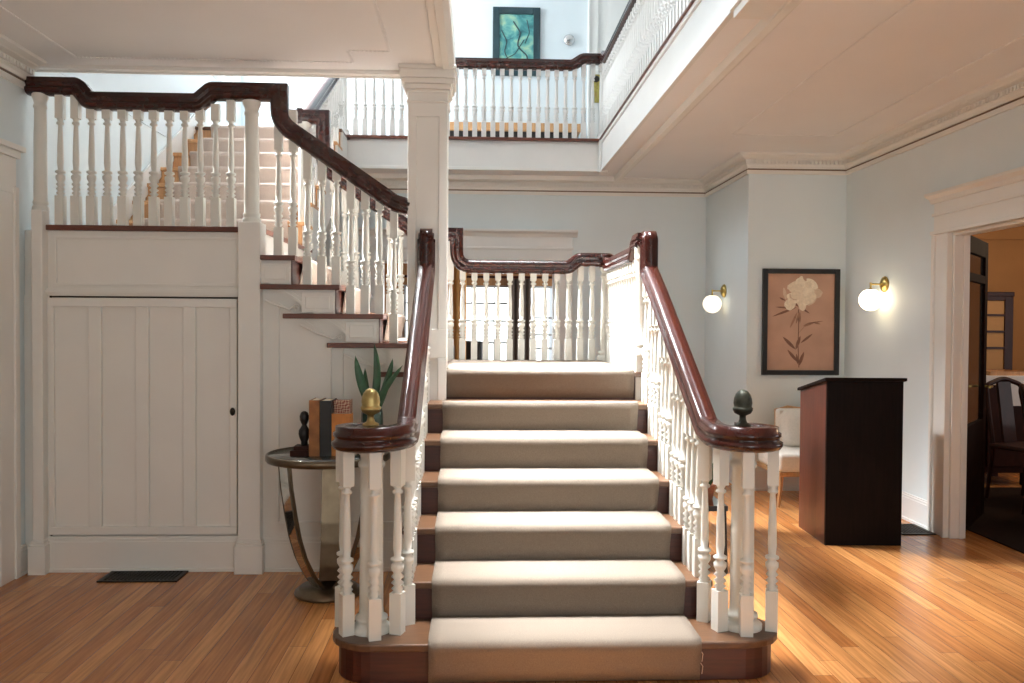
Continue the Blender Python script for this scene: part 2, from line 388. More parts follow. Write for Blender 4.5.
# rope beads on the ceilings
def bead(mb, pts):
    for (x0, y0), (x1, y1) in zip(pts, pts[1:]):
        n = max(2, int(math.hypot(x1-x0, y1-y0)/.022))
        for i in range(n):
            t = (i+.5)/n; x, y = x0+(x1-x0)*t, y0+(y1-y0)*t; q = .0075
            mb.box(x-q, x+q, y-q, y+q, CZ-.006, CZ)
b = MB(); bead(b, [(-2.27, .8), (-2.27, 4.98), (-.71, 4.98), (-.71, 4.77), (-.48, 4.77), (-.48, .8)])
struct('trim_8', b, M['ceiling'])
b = MB(); bead(b, [(2.0, 1.2), (2.0, 6.65), (2.80, 6.65), (2.80, 1.2)])
struct('trim_9', b, M['ceiling'])

# cornices with dentils
def cornice(name, p0, p1, n, ext0=0, ext1=0):
    p0, p1, n = Vector((*p0, 0)), Vector((*p1, 0)), Vector((*n, 0))
    L = (p1-p0).length; u = (p1-p0)/L
    prof = [(0, 2.83), (.022, 2.83), (.026, 2.85), (.036, 2.862), (.040, 2.905), (.075, 2.915), (.08, 2.922), (.115, 2.935), (.12, 2.95), (0, 2.95)]
    mb = MB(); vs = []
    for t, e in ((0, ext0), (L, ext1)):
        for a, z in prof:
            vs.append(p0+u*(t+(e*a*(1 if t else -1)))+n*a+Vector((0, 0, z)))
    k = len(prof)
    mb.add(vs, [(i, (i+1) % k, k+(i+1) % k, k+i) for i in range(k)]+[tuple(range(k)), tuple(range(2*k-1, k-1, -1))])
    m_ = int(L/.034)
    for i in range(m_):
        c_ = p0+u*((i+.5)*L/m_)
        A = c_-u*.0105+n*.036; B = c_+u*.0105+n*.056
        mb.box(A.x, B.x, A.y, B.y, 2.866, 2.893)
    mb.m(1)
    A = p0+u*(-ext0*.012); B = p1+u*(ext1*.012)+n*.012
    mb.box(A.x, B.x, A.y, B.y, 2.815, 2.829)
    mb.m(0); B = p1+u*(ext1*.02)+n*.02
    A = p0+u*(-ext0*.02)
    mb.box(A.x, B.x, A.y, B.y, 2.783, 2.815)
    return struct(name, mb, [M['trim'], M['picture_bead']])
cornice('trim_10', (RW, FRONT), (RW, CHY), (-1, 0), 0, -1)
cornice('trim_11', (CHX, CHY), (RW, CHY), (0, -1), 1, -1)
cornice('trim_12', (CHX, CHY), (CHX, BACK), (-1, 0), 1, -1)
cornice('trim_13', (LW, BACK), (CHX, BACK), (0, -1), -1, -1)
cornice('trim_14', (LW, FRONT), (LW, CY-.1), (1, 0), 0, 0)

# baseboards
def baseboard(name, runs, m='trim', h=.165):
    mb = MB()
    for x0, y0, x1, y1, nx, ny in runs:
        for z0, z1, dpt in ((0, h-.03, .02), (h-.03, h-.012, .014), (h-.012, h, .008), (0, .02, .03)):
            a, b = sorted((x0, x1)); e, g = sorted((y0, y1))
            mb.box(a+(min(0, nx)*dpt if nx else 0), b+(max(0, nx)*dpt if nx else 0), e+(min(0, ny)*dpt if ny else 0), g+(max(0, ny)*dpt if ny else 0), z0, z1)
    return struct(name, mb, M[m], .002)
baseboard('baseboard_right', [(RW, JY1+.2, RW, CHY, -1, 0), (RW, FRONT, RW, JY0-.2, -1, 0)], 'white', .2)
baseboard('baseboard_chimney', [(CHX, CHY, RW, CHY, 0, -1), (CHX, CHY-.02, CHX, BACK, -1, 0)], 'white', .2)
baseboard('baseboard_back', [(OX1+.17, BACK, CHX, BACK, 0, -1)], 'white', .2)
baseboard('baseboard_left', [(LW, 4.945, LW, 5.06, 1, 0), (LW, FRONT, LW, 3.5, 1, 0)])

# upper storey
struct('wall_upper_back', MB().box(LW, RW+.11, 9.6, 9.75, F2, TOP), M['wall_up'])
u = MB().box(LW, LW+.006, CY, 9.6, 3.0, LWZ0-.1).box(LW, LW+.006, CY, LWY0-.1, LWZ0-.1, TOP)
struct('wall_upper_left', u, M['wall_up'])
SKX0, SKX1, SKY0, SKY1 = -.9, .95, 3.5, 5.7
c = MB().box(LW, RW, FRONT, SKY0, TOP, TOP+.2).box(LW, RW, SKY1, 9.75, TOP, TOP+.2).box(LW, SKX0, SKY0, SKY1, TOP, TOP+.2).box(SKX1, RW, SKY0, SKY1, TOP, TOP+.2)
struct('ceiling_upper', c, M['ceiling'])
b = MB().box(LW+.01, 1.23, 9.58, 9.6, F2, F2+.16)
struct('baseboard_upper', b, M['white'], .003)
# upstairs door with its casing
d = MB().box(1.25, 1.345, 9.565, 9.6, F2, 5.42).box(2.14, 2.24, 9.565, 9.6, F2, 5.42).box(1.25, 2.24, 9.56, 9.6, 5.34, 5.44)
d.box(1.235, 1.255, 9.55, 9.6, F2, 5.42)
d.box(1.345, 2.14, 9.585, 9.6, F2+.01, 5.34)
for z0, z1 in ((F2+.25, F2+.85), (F2+1.05, F2+1.95)):
    for x0, x1 in ((1.45, 1.70), (1.80, 2.05)): 
        d.box(x0, x1, 9.58, 9.585, z0, z1).box(x0+.03, x1-.03, 9.576, 9.58, z0+.03, z1-.03)
du = struct('door_2', d, M['white'], .003)
l = obj('lock_plate', MB().box(1.275, 1.365, 9.545, 9.563, 3.93, 4.24), M['lockbrass'], du, .004)
kn = MB().lathe([(0, 0), (.014, 0), (.014, .03), (.034, .04), (.037, .055), (.024, .07), (0, .073)], (0, 0, 0), 16)
ko = obj('door_knob', kn, M['black'], du); ko.rotation_euler = (PI/2, 0, 0); ko.location = (1.32, 9.547, 4.175)
ko = obj('key', MB().box(1.312, 1.322, 9.52, 9.546, 4.0, 4.035).box(1.305, 1.33, 9.515, 9.522, 3.985, 4.03), M['brass'], du)

# ------------------------------------------------------------------ rails, balusters, newels
def ring_prof():
    return [(-.031,-.05),(.031,-.05),(.031,-.03),(.040,-.024),(.040,-.012),(.033,-.004),(.034,.006),(.046,.014),(.046,.028),(.036,.042),(.016,.05),(-.016,.05),(-.036,.042),(-.046,.028),(-.046,.014),(-.034,.006),(-.033,-.004),(-.040,-.012),(-.040,-.024),(-.031,-.03)]
RP = [(a*1.12, b) for a, b in ring_prof()]
_bal = {}
def baluster(x, y, z, ztop, parent, m='baluster', rot=0., wide=.047):
    h = round(ztop-z, 2); key = (h, m, wide)
    if key not in _bal:
        b = MB(); q = wide/2; s = 1.0 if h > .6 else h/.68
        top = .615*s
        b.box(-q, q, -q, q, 0, .17*s).box(-q*.93, q*.93, -q*.93, q*.93, top, h)
        b.lathe([(q*.96, .165*s), (.015, .176*s), (.0255, .186*s), (.0135, .197*s), (.0265, .21*s), (.0135, .223*s), (.0265, .236*s), (.0155, .249*s), (.0265, .268*s), (.027, .286*s), (.0145, .296*s), (.0285, .304*s), (.0285, .313*s), (.0145, .320*s), (.0185, .36*s), (.0168, .45*s), (.0135, .54*s), (.0112, .577*s), (.0215, .584*s), (.0215, .592*s), (.0125, .599*s), (q*.9, .618*s)], (0, 0, 0), 12)
        _bal[key] = b.mesh('baluster', M[m])
    o = bpy.data.objects.new('baluster', _bal[key]); col.objects.link(o); o.parent = parent; o.matrix_parent_inverse = parent.matrix_local.inverted(); o.location = (x, y, z); o.rotation_euler = (0, 0, rot)
    return o
def newel_round(x, y, z0, z1, parent, m='baluster', r=.036):
    b = MB(); h = z1-z0
    b.lathe([(r*1.75, 0), (r*1.75, .03), (r*1.6, .045), (r*1.25, .05), (r*1.45, .06), (r*1.45, .075), (r*1.05, .085), (r*1.05, .10), (r, .2), (r*.93, h*.7), (r*.82, h-.10), (r*.82, h-.09), (r*1.05, h-.085), (r*1.05, h-.07), (r*.85, h-.065), (r*.95, h-.04), (r*1.25, h-.025), (r*1.25, h)], (x, y, z0), 20)
    return obj('newel_post', b, M[m], parent)

def vpath(pts):   # sides for paths in a plane: constant lateral vector
    return pts

# ---- first flight -------------------------------------------------------------
st = thing('entrance_staircase', 'wide lower flight of wooden steps rising from the hall floor, rounded bottom step', 'staircase', (.355, 3.6, 0))
def stadium(inset=0):
    cx0, cx1, cy, r = -.415, 1.113, 3.585, .173-inset
    p = []
    for i in range(13): a = -PI/2+PI*i/12; p.append((cx1+r*math.cos(a), cy+r*math.sin(a)))
    for i in range(13): a = PI/2+PI*i/12; p.append((cx0+r*math.cos(a), cy+r*math.sin(a)))
    return p
cs = obj('bottom_step', MB().m(1).prism(stadium(.025), 'z', 0, R-.03).m(0).prism(stadium(), 'z', R-.03, R), [M['tread'], M['riser']], st, .006)
SX0, SX1 = -.335, 1.045
for k in range(2, 7):
    y = ynose(k)
    obj('tread', MB().box(SX0, SX1, y, y+T+.03, k*R-.03, k*R), M['tread'], st, .006)
for k in range(2, 8):
    y = ynose(k)+.025
    obj('riser', MB().box(SX0+.03, SX1-.03, y, y+.02, (k-1)*R-.005, k*R-.028), M['riser'], st)
# closed sides below the treads
for x in (SX0+.012, SX1-.032):
    poly = [(ynose(2)+.03, 0)]
    for k in range(2, 8): poly += [(ynose(k)+.03, (k-1)*R-.0), (ynose(k)+.03, k*R-.03)]
    poly += [(5.08, 7*R-.03), (5.08, 0)]
    obj('side_panel', MB().prism(poly, 'x', x, x+.02), M['trim'], st)
# scrolled brackets under the tread ends
for x in (SX0+.004, SX1-.012):
    for k in range(2, 7):
        y = ynose(k)+.03; z = k*R-.03
        obj('bracket', MB().prism([(y, z), (y+T-.02, z), (y+T-.02, z-.03), (y+.16, z-.05), (y+.10, z-.09), (y+.03, z-.10), (y, z-.125)], 'x', x, x+.008), M['trim'], st)

# landing
ld = thing('stair_landing', 'square quarter landing at the top of the lower flight, wooden platform', 'landing', (.36, 5.8, LAND-.2))
obj('platform', MB().box(SX0+.01, SX1-.01, ynose(7)+.03, YB+.06, LAND-.2, LAND-.03), M['trim'], ld)
obj('nosing', MB().box(SX0, SX1, ynose(7), YB+.06, LAND-.03, LAND), M['tread'], ld, .006)

# ---- carpets
RX0, RX1 = -.182, .918
def runner_mesh(x0, x1, k0, k1, yfun, rr, z00, ytop=None, th=.011, nseg=22):
    """thick strip draped over the steps"""
    pts = []
    for k in range(k0, k1+1):
        y = yfun(k); z = z00+k*rr
        pts += [(y+.017, z-rr+.012), (y+.006, z-rr*.55), (y-.004, z-.045), (y-.012, z-.028), (y-.0155, z-.012), (y-.012, z+.004), (y-.002, z+.0115)]
        yn = yfun(k+1)
        if k < k1: pts += [(y+.05, z+.012), (yn+.0, z+.0115)]
    if ytop is not None: pts += [(pts[-1][0]+.05, pts[-1][1]+.0005), (ytop, pts[-1][1]+.0005)]
    n = len(pts); vs = []; fs = []
    xs = [x0+(x1-x0)*i/nseg for i in range(nseg+1)]
    for x in xs:
        for y, z in pts:
            vs.append((x+random.uniform(-.0015, .0015), y+random.uniform(-.0012, .0012), z+random.uniform(-.0006, .0006)))
    for i in range(nseg):
        for j in range(n-1): fs.append((i*n+j, (i+1)*n+j, (i+1)*n+j+1, i*n+j+1))
    return MB().add(vs, fs, True)
def solid(o, th):
    s = o.modifiers.new('thick', 'SOLIDIFY'); s.thickness = th; s.offset = -1; return o
rn = obj('stair_runner', runner_mesh(RX0, RX1, 1, 6, ynose, R, 0), M['carpet'])
solid(rn, .009); tag(rn, 'taupe woven carpet runner laid down the middle of the lower flight', 'carpet runner')
# the last bit of the runner climbs the top riser to the landing carpet
lc = obj('landing_carpet', runner_mesh(-.182, .948, 7, 7, ynose, R, 0, YB-.03), M['carpet'])
solid(lc, .009); tag(lc, 'taupe carpet covering the flat landing and its front riser', 'carpet')
# frayed threads at the runner's edge
fr = MB()
for k in range(1, 7):
    y = ynose(k)-.014; z = k*R+.006
    for i in range(70):
        x = random.uniform(RX0+.01, RX1-.01)
        if x < .25 and random.random() < .55: continue
        a = random.uniform(-1.3, 1.3); l_ = random.uniform(.006, .016)
        fr.tube([(x, y, z), (x+l_*.5*math.sin(a), y-.004, z-.003), (x+l_*math.sin(a), y-.0045, z-.003-l_*.5*abs(math.cos(a)))], .0009, 4)
for k in range(2):
    fr.tube([(RX1-.002, ynose(1)-.012, R-.03-k*.05), (RX1+.008, ynose(1)-.010, R-.045-k*.05), (RX1+.004, ynose(1)-.010, R-.075-k*.05)], .0018, 5)
f_ = obj('frayed_thread', fr, M['carpet_pale'], rn); f_['kind'] = 'stuff'

# ---- first-flight balustrades with volutes
PITCH = R/T
def zu1(y): return 1.745+PITCH*(y-5.0)          # rail underside
def flight_balustrade(side):
    left = side < 0
    X = XL if left else XR
    cx, cy = (-.43, 3.585) if left else (1.14, 3.585)
    sg = 1 if left else -1
    th = thing('stair_balustrade', ('mahogany handrail on cream spindles left of the carpeted steps, curling around a gold acorn' if left
               else 'mahogany handrail on cream spindles right of the carpeted steps, curling around a dark bronze acorn'), 'balustrade', (cx, cy, R), 'lower flight balustrades')
    rail = M['mahogany']
    ztop = 1.955
    YV = 5.0
    # gooseneck in the plane X, from the newel forward and down the slope
    zc = lambda y: zu1(y)+.058
    X0 = X; X = X if left else X+.018
    p = [Vector((X, 5.13, ztop)), Vector((X, YV, ztop)), Vector((X, YV, 1.765)), Vector((X, 4.7, zc(4.7)-.022)), Vector((X, 3.86, zc(3.86)-.022)), Vector((X, 3.70, .998)), Vector((X, 3.585, .986))]
    q = fillet(p, [.012, .05, 1.2, .35, .12], 9)
    sides = [Vector((1, 0, 0))]*len(q)
    # volute
    n = 30; a0 = 0 if left else PI
    r0 = abs(X-cx); r1 = .10
    zv = .986; arc = []; asd = []
    for i in range(1, n+1):
        t = i/n; a = a0 - sg*t*PI*1.5
        r = r0+(r1-r0)*t
        arc.append(Vector((cx+r*math.cos(a), cy+r*math.sin(a), zv-.010*min(1, t*1.6))))
        s = Vector((math.cos(a), math.sin(a), 0)); asd.append(s if left else -s)
    r = MB().sweep(q+arc, sides+asd, RP)
    r.lathe([(0, -.05), (.078, -.05), (.085, -.03), (.088, .02), (.08, .042), (.05, .05), (0, .05)], (cx, cy, .976), 24)
    hr = obj('handrail', r, rail, th); X = X0
    # acorn finial
    a = MB().lathe([(0, 0), (.03, 0), (.03, .008), (.016, .016), (.012, .03), (.012, .045), (.03, .055), (.036, .068), (.037, .078), (.034, .08), (.032, .084), (.034, .10), (.032, .118), (.027, .135), (.018, .148), (.008, .155), (0, .156)], (cx-.005, cy, 1.025), 22, 1.15, 1.15)
    ac = obj('acorn_finial', a, M['olive_brass'] if left else M['bronze'], th)
    ac['label'] = 'gold acorn finial' if left else 'dark bronze acorn finial'
    # centre newel and ring of balusters on the bottom step
    b = MB().lathe([(.085, 0), (.085, .02), (.07, .03), (.06, .04), (.068, .05), (.068, .06), (.052, .07), (.05, .1), (.047, .6), (.047, .68), (.056, .69), (.056, .705), (.047, .712), (.047, .735), (.057, .745), (.057, .765)], (cx, cy, R), 24)
    obj('newel_post', b, M['baluster'], th)
    pts = [(-.555, 3.64), (-.525, 3.535), (-.405, 3.482), (-.318, 3.548), (-.285, 3.66)] if left else [(1.255, 3.545), (1.128, 3.488), (1.035, 3.55), (1.0, 3.668)]
    for x, y in pts:
        ang = math.atan2(y-cy, x-cx)
        baluster(x, y, R, .945 if y < 3.6 else .96, th, rot=ang, wide=.05)
    for k in range(2, 7):
        for j in range(3):
            y = ynose(k)+.075+j*T/3
            if y > 5.0: continue
            zz = max(zu1(y)-.02, .96)+.012
            baluster(X, y, k*R, zz, th)
    if not left:
        b = MB().box(X-.04, X+.04, 5.09, 5.17, 6*R, LAND+.10)
        b.lathe([(.055, .10), (.055, .125), (.048, .14), (.042, .145), (.05, .155), (.05, .17), (.04, .18), (.039, .3), (.034, .66), (.034, .67), (.042, .675), (.042, .69), (.036, .695), (.046, .72), (.046, .76)], (X, 5.13, LAND), 22)
        obj('newel_post', b, M['baluster'], th)
    return th
flight_balustrade(-1); flight_balustrade(1)

# ---- landing side and back balustrades
th = thing('landing_balustrade', 'short mahogany rail on cream spindles along the right edge of the landing', 'balustrade', (XR, 5.8, LAND))
p = [(XR, 5.10, 1.955), (XR, 5.27, 1.955), (XR, 5.34, 1.89), (XR, 6.34, 1.89), (XR, 6.40, 1.905), (XR, YB, 1.925)]
q = fillet(p, [.04, .04, .05, .05], 6)
r = MB().sweep(q, [Vector((-1, 0, 0))]*len(q), RP)
r.lathe([(0, -.05), (.05, -.05), (.056, -.03), (.05, .0), (.062, .02), (.06, .04), (.035, .055), (0, .057)], (XR-.01, YB, 1.94), 20)
obj('handrail', r, M['mahogany'], th)
n = 14
for i in range(n):
    y = 5.235+i*(6.41-5.235)/(n-1)
    baluster(XR, y, LAND, 1.86 if y > 5.33 else 1.91, th)
newel_round(XR-.01, YB, LAND, 1.90, th, r=.038)

def bal_run(th, pts_z, step_h, y):
    for x, z0, z1 in pts_z: baluster(x, y, z0, z1, th)
th = thing('landing_balustrade', 'mahogany rail with a curved drop on cream spindles across the back of the landing', 'balustrade', (.4, YB, LAND))
p = [(-.40, YB, 2.125), (-.148, YB, 2.125), (-.148, YB, 1.885), (.70, YB, 1.885), (.78, YB, 1.945), (.97, YB, 1.945)]
q = fillet(p, [0, .2, .04, .04], 8)
r = MB().sweep(q, [Vector((0, 1, 0))]*len(q), RP)
obj('handrail', r, M['mahogany'], th)
for i in range(13):
    x = -.19+i*.0895
    baluster(x, YB, LAND, 2.09 if x < -.15 else (1.87 if x < .72 else (1.90 if x < .8 else 1.925)), th)

# ---- second flight going left
T2 = .252
def xnose(k): return -.28-(k-8)*T2          # riser k, nose at right
fl = thing('side_staircase', 'second flight of steps climbing left from the landing, scroll brackets on its side', 'staircase', (-.8, 5.8, LAND))
Y0S, Y1S = 5.0, YB+.05
for k in range(8, 12):
    x = xnose(k)
    obj('tread', MB().box(x, x-T2-.03, Y0S+.004, Y1S, k*R-.028, k*R).box(max(x-.575, -1.236), x, Y0S-.035, Y0S+.005, k*R-.028, k*R), M['nosing'], fl, .004)
for k in range(8, 13):
    x = xnose(k)-.025
    obj('riser', MB().box(x-.02, x, Y0S+.002, Y1S, (k-1)*R, k*R-.026), M['riser'], fl)
# string face: stepped wall down to the raking skirt
poly = [(xnose(8)-.03, LAND-.03)]
for k in range(8, 13): poly += [(xnose(k)-.03, k*R-.028), (xnose(k+1)-.03, k*R-.028)]
poly = [p for p in poly if p[0] > -1.245]+[(-1.245, 11*R-.028)]
zl = lambda x: (8*R-.028-.235) + (-.28-x)*(R/T2)       # lower edge of the raking skirt
poly += [(-1.245, zl(-1.245)), (-.33, zl(-.33))]
obj('string_board', MB().prism(poly, 'y', Y0S, Y0S+.04), M['trim'], fl)
for k in range(8, 12):
    x = xnose(k)-.03; z = k*R-.03
    x2 = max(x-T2-.0, -1.235)
    # raised end panel with inner moulding
    if k > 8:
        mb = MB().box(x-.008, x2+.06 if x2 > -1.2 else x2, Y0S-.010, Y0S, z-R+.036, z-.012)
        mb.box(x-.03, (x2+.085 if x2 > -1.2 else x2+.02), Y0S-.016, Y0S-.010, z-R+.06, z-.035)
        obj('end_panel', mb, M['trim'], fl, .003)
    # scroll bracket in relief
    bx = x-T2
    if bx-.22 > -1.24 or k <= 10:
        pts = [(bx+.02, z-R*.55), (bx-.01, z-.115), (bx-.05, z-.10), (bx-.10, z-.085), (bx-.15, z-.06), (bx-.2, z-.035)]
        pts = [(a, Y0S-.003, b_) for a, b_ in pts if a > -1.23]
        sp = []
        for i in range(16):
            a = i/15*PI*2.6; rr = .022*(1-i/20)
            sp.append((bx+.03+rr*math.cos(a), Y0S-.003, z-R*.62+rr*math.sin(a)))
        mb = MB()
        if len(pts) > 2: mb.tube(pts, .006, 8)
        if bx > -1.2: mb.tube(sp, .0045, 8)
        obj('scroll_bracket', mb, M['trim'], fl)
obj('landing_nosing', MB().box(-.46-.12, -.335, Y0S-.035, Y0S+.004, LAND-.028, LAND), M['nosing'], fl, .004)
rk = MB()
for off, w_, dp in ((0, .018, .012), (.03, .010, .008)):
    rk.prism([(-1.245, zl(-1.245)+off), (-.33, zl(-.33)+off), (-.33, zl(-.33)+off+w_), (-1.245, zl(-1.245)+off+w_)], 'y', Y0S-dp, Y0S)
obj('raking_moulding', rk, M['trim'], fl)
# pale carpet over the second flight
cp = MB(); pts = []
for k in range(8, 13):
    x = xnose(k); z = k*R
    pts += [(x-.017, z-R+.012), (x+.010, z-.03), (x+.012, z-.008), (x, z+.011)]
    if k < 12: pts += [(xnose(k+1)-.01, z+.011)]
pts += [(-2.56, pts[-1][1])]
n = len(pts); vs = []; 
for y in (5.2, 6.36): vs += [(a, y, b_) for a, b_ in pts]
cp.add(vs, [(j, j+1, n+j+1, n+j) for j in range(n-1)])
o = obj('stair_runner', cp, M['carpet_pale']); solid(o, .009); tag(o, 'pale carpet on the second flight and upper landing, seen between the left spindles', 'carpet runner')

# wall below the second flight, with applied panel mouldings
struct('wall_stair', MB().prism([(-1.245, 0), (-.33, 0), (-.33, zl(-.33)+.03), (-1.245, zl(-1.245)+.03)], 'y', Y0S+.045, Y0S+.10), M['trim'])
pm = MB()
def pstrip(mb, a, b, w_=.016, y=Y0S+.045, dp=.02):
    (x0, z0), (x1, z1) = a, b; dx, dz = x1-x0, z1-z0; l = math.hypot(dx, dz); nx, nz = -dz/l*w_/2, dx/l*w_/2
    mb.prism([(x0+nx, z0+nz), (x1+nx, z1+nz), (x1-nx, z1-nz), (x0-nx, z0-nz)], 'y', y-dp, y)
for xa, xb in ((-1.15, -.85), (-.78, -.40)):
    za, zb = zl(xa)-.09, zl(xb)-.09
    P_ = [(xa, .28), (xa, za), (xb, zb), (xb, .28), (xa, .28)]
    for a, b_ in zip(P_, P_[1:]): pstrip(pm, a, b_)
struct('trim_15', pm, M['trim'])
baseboard('baseboard_stair', [(-1.245, Y0S+.045, -.33, Y0S+.045, 0, -1)], h=.20)

# ---- column
cl = thing('square_column', 'tall cream square column with panelled faces and a moulded capital at the landing corner', 'column', (-.287, 5.185, 0))
def ring(mb, x0, x1, y0, y1, z0, z1, e): return mb.box(x0-e, x1+e, y0-e, y1+e, z0, z1)
CX0, CX1, CY0, CY1 = -.401, -.171, 5.035, 5.265
s = MB().box(CX0+.012, CX1-.012, CY0+.012, CY1-.012, 0, CZ-.09)
for z0, z1 in ((0, .25), (1.25, 1.42), (2.66, CZ-.08)): s.box(CX0, CX1, CY0, CY1, z0, z1)
for x0, x1 in ((CX0, CX0+.05), (CX1-.05, CX1)):
    for y0, y1 in ((CY0, CY0+.05), (CY1-.05, CY1)): s.box(x0, x1, y0, y1, .25, 1.25).box(x0, x1, y0, y1, 1.42, 2.66)
e_ = .05
obj('shaft', s, M['trim'], cl, .003)
cpit = MB()
for z0, z1, e in ((2.74, 2.755, .010), (2.80, 2.815, .012), (2.815, 2.845, .022), (2.845, 2.875, .034), (2.875, 2.925, .046), (2.925, CZ, .052)):
    ring(cpit, CX0, CX1, CY0, CY1, z0, z1, e)
obj('capital', cpit, M['trim'], cl, .006)

# ---- upper quarter landing, panelled wall below it
ul = thing('upper_landing', 'upper quarter landing behind the black rail at left, brown nosing over a cream panel', 'landing', (-1.93, 5.7, 2.0))
obj('platform', MB().box(LW, -1.25, YF+.05, YB+.06, LAND2-.2, LAND2-.03), M['trim'], ul)
obj('nosing', MB().box(-2.50, -1.24, YF-.04, YB+.06, LAND2-.03, LAND2), M['nosing'], ul, .005)
PY = 5.06
w = MB().box(LW, -1.25, PY, PY+.05, 1.60, LAND2-.03).box(LW, -1.25, PY+.02, PY+.06, 0, 1.60)
w.box(-2.43, -1.38, PY-.012, PY, 1.66, 1.675).box(-2.43, -1.38, PY-.012, PY, 1.93, 1.945).box(-2.43, -2.415, PY-.012, PY, 1.66, 1.945).box(-1.395, -1.38, PY-.012, PY, 1.66, 1.945)
struct('wall_panelled', w, M['trim'], .003)
t_ = MB().box(-2.47, -1.34, PY-.030, PY, 1.615, 1.632).box(-2.47, -1.34, PY-.018, PY, 1.60, 1.615).box(-2.47, -1.34, PY-.02, PY, 1.632, 1.642)
t_.m(1).box(-2.47, -1.34, PY-.002, PY+.004, 1.591, 1.5975)
struct('trim_16', t_, [M['trim'], M['gap']], .002)
# under-stair door with four tall sunk panels
DX0, DX1, DZ0, DZ1 = -2.455, -1.387, .215, 1.588
d = MB().box(DX0, DX1, PY+.004, PY+.02, DZ0, DZ1)
sw = .055; pw = (DX1-DX0-.06*2-sw*3)/4
xs = [DX0+.025+i*(pw+sw+.018) for i in range(4)]
edges = [DX0]+sum([[x, x+pw] for x in xs], [])+[DX1]
for i in range(0, len(edges), 2): d.box(edges[i], edges[i+1], PY-.020, PY+.004, DZ0+.045, DZ1-.05)
d.box(DX0, DX1, PY-.0202, PY+.0042, DZ0, DZ0+.045).box(DX0, DX1, PY-.0202, PY+.0042, DZ1-.05, DZ1)
dd = struct('door_3', d, M['trim'], .004)
kb = obj('door_knob', MB().lathe([(0, 0), (.012, 0), (.010, .012), (.018, .02), (.02, .028), (.012, .036), (0, .038)], (0, 0, 0), 14), M['iron'], dd)
kb.rotation_euler = (PI/2, 0, 0); kb.location = (DX1-.018, PY-.020, .935); kb.scale = (.8, 1.2, .8)
g = MB().box(DX0-.004, DX0, PY-.002, PY+.02, DZ0-.01, 1.6).box(DX1, DX1+.004, PY-.002, PY+.02, DZ0-.01, 1.6)
struct('trim_17', g, M['gap'])
w = MB().box(-2.60, DX0-.004, PY-.010, PY, 0, 1.60).box(DX1+.004, -1.34, PY-.012, PY+.01, 0, 1.6)
struct('trim_18', w, M['trim'], .003)
baseboard('baseboard_panelled', [(-2.50, PY-.004, -1.34, PY-.004, 0, -1)], h=.205)
# pilasters carrying the newels
def pilaster(name, x0, x1, y0, y1, zt, base=True):
    s = MB().box(x0, x1, y0, y1, 0, zt)
    if base:
        s.box(x0-.018, x1+.018, y0-.02, y1, 0, .165).box(x0-.012, x1+.012, y0-.013, y1, .165, .18).box(x0-.006, x1+.006, y0-.007, y1, .18, .195)
    return s
# ---- upper landing balustrade along the front
th = thing('landing_balustrade', 'dark rail with a dipped middle on cream spindles above the cupboard door', 'balustrade', (-1.93, YF, LAND2))
ZH, ZL2 = 2.79, 2.722
p = [(-2.58, YF, ZH+.012), (-2.30, YF, ZH+.012), (-2.235, YF, ZL2), (-1.615, YF, ZL2), (-1.535, YF, ZH), (-1.30, YF, ZH)]
q = fillet(p, [.03, .04, .04, .03], 7)
obj('handrail', MB().sweep(q, [Vector((0, 1, 0))]*len(q), RP), M['mahogany'], th)
for i in range(12):
    x = -2.402+i*.0885
    baluster(x, YF, LAND2, 2.77 if (x < -2.29 or x > -1.5) else (2.73 if x < -2.22 else (2.72 if x > -1.58 else 2.69)), th)
obj('pedestal', pilaster('p', -2.53, -2.468, 4.995, PY+.02, 2.085), M['trim'], th, .004)
obj('pedestal', pilaster('p', -1.365, -1.238, 4.985, PY+.06, 2.03), M['trim'], th, .004)
def post(x, z0, z1, r, th, y=YF):
    h = z1-z0
    b = MB().lathe([(r*1.25, 0), (r*1.25, .02), (r*1.15, .03), (r*1.02, .035), (r*1.15, .045), (r*1.15, .055), (r, .065), (r, .12), (r*.97, h*.6), (r*.86, h-.085), (r*1.0, h-.08), (r*1.0, h-.065), (r*.86, h-.06), (r*1.0, h-.035), (r*1.2, h-.02), (r*1.2, h)], (x, y, z0), 22)
    return obj('newel_post', b, M['baluster'], th)
post(-2.515, 2.085, 2.76, .037, th); post(-1.31, 2.03, 2.74, .043, th)

# ---- second flight balustrades (front and far)
zs2 = lambda x: 2.222-.664*(x+.58)
for far in (0, 1):
    y = YB if far else YF
    th = thing('stair_balustrade', 'mahogany rail on the far side of the second flight, below the nearer dark rail' if far else 'dark raking rail on cream spindles climbing left from the column to the upper landing', 'balustrade', (-.8, y, LAND), 'second flight balustrades')
    zt = 2.99 if far else ZH
    p = [(-1.42 if far else -1.30, y, zt), (-1.15, y, zt), (-1.15, y, zs2(-1.13)+.03), (-.48, y, zs2(-.48)), (-.394, y, zs2(-.45)-.005)]
    if far: p[-1] = (-.47, y, 2.125); p[-2] = (-.50, y, zs2(-.50)); p.append((-.40, y, 2.125))
    q = fillet(p, [0, .16, .12] + ([.03] if far else []), 9)
    r = MB().sweep(q, [Vector((0, 1, 0))]*len(q), RP)
    if far: r.box(-1.335, -1.295, y-.052, y+.052, zt-.056, zt+.056)
    obj('handrail', r, M['mahogany'] if far else M['mahogany'], th)
    for k in range(8, 12):
        for j in range(3):
            x = xnose(k)-.035-j*T2/3*1.0
            if x < -1.2 or (x > -.43): continue
            zz = zs2(x)-.02
            if x < -.95: zz += .07 if x > -1.06 else .16
            baluster(x, y, k*R, zz, th)
    if far:
        newel_round(-1.29, YB, LAND2, 2.95, th, r=.042)

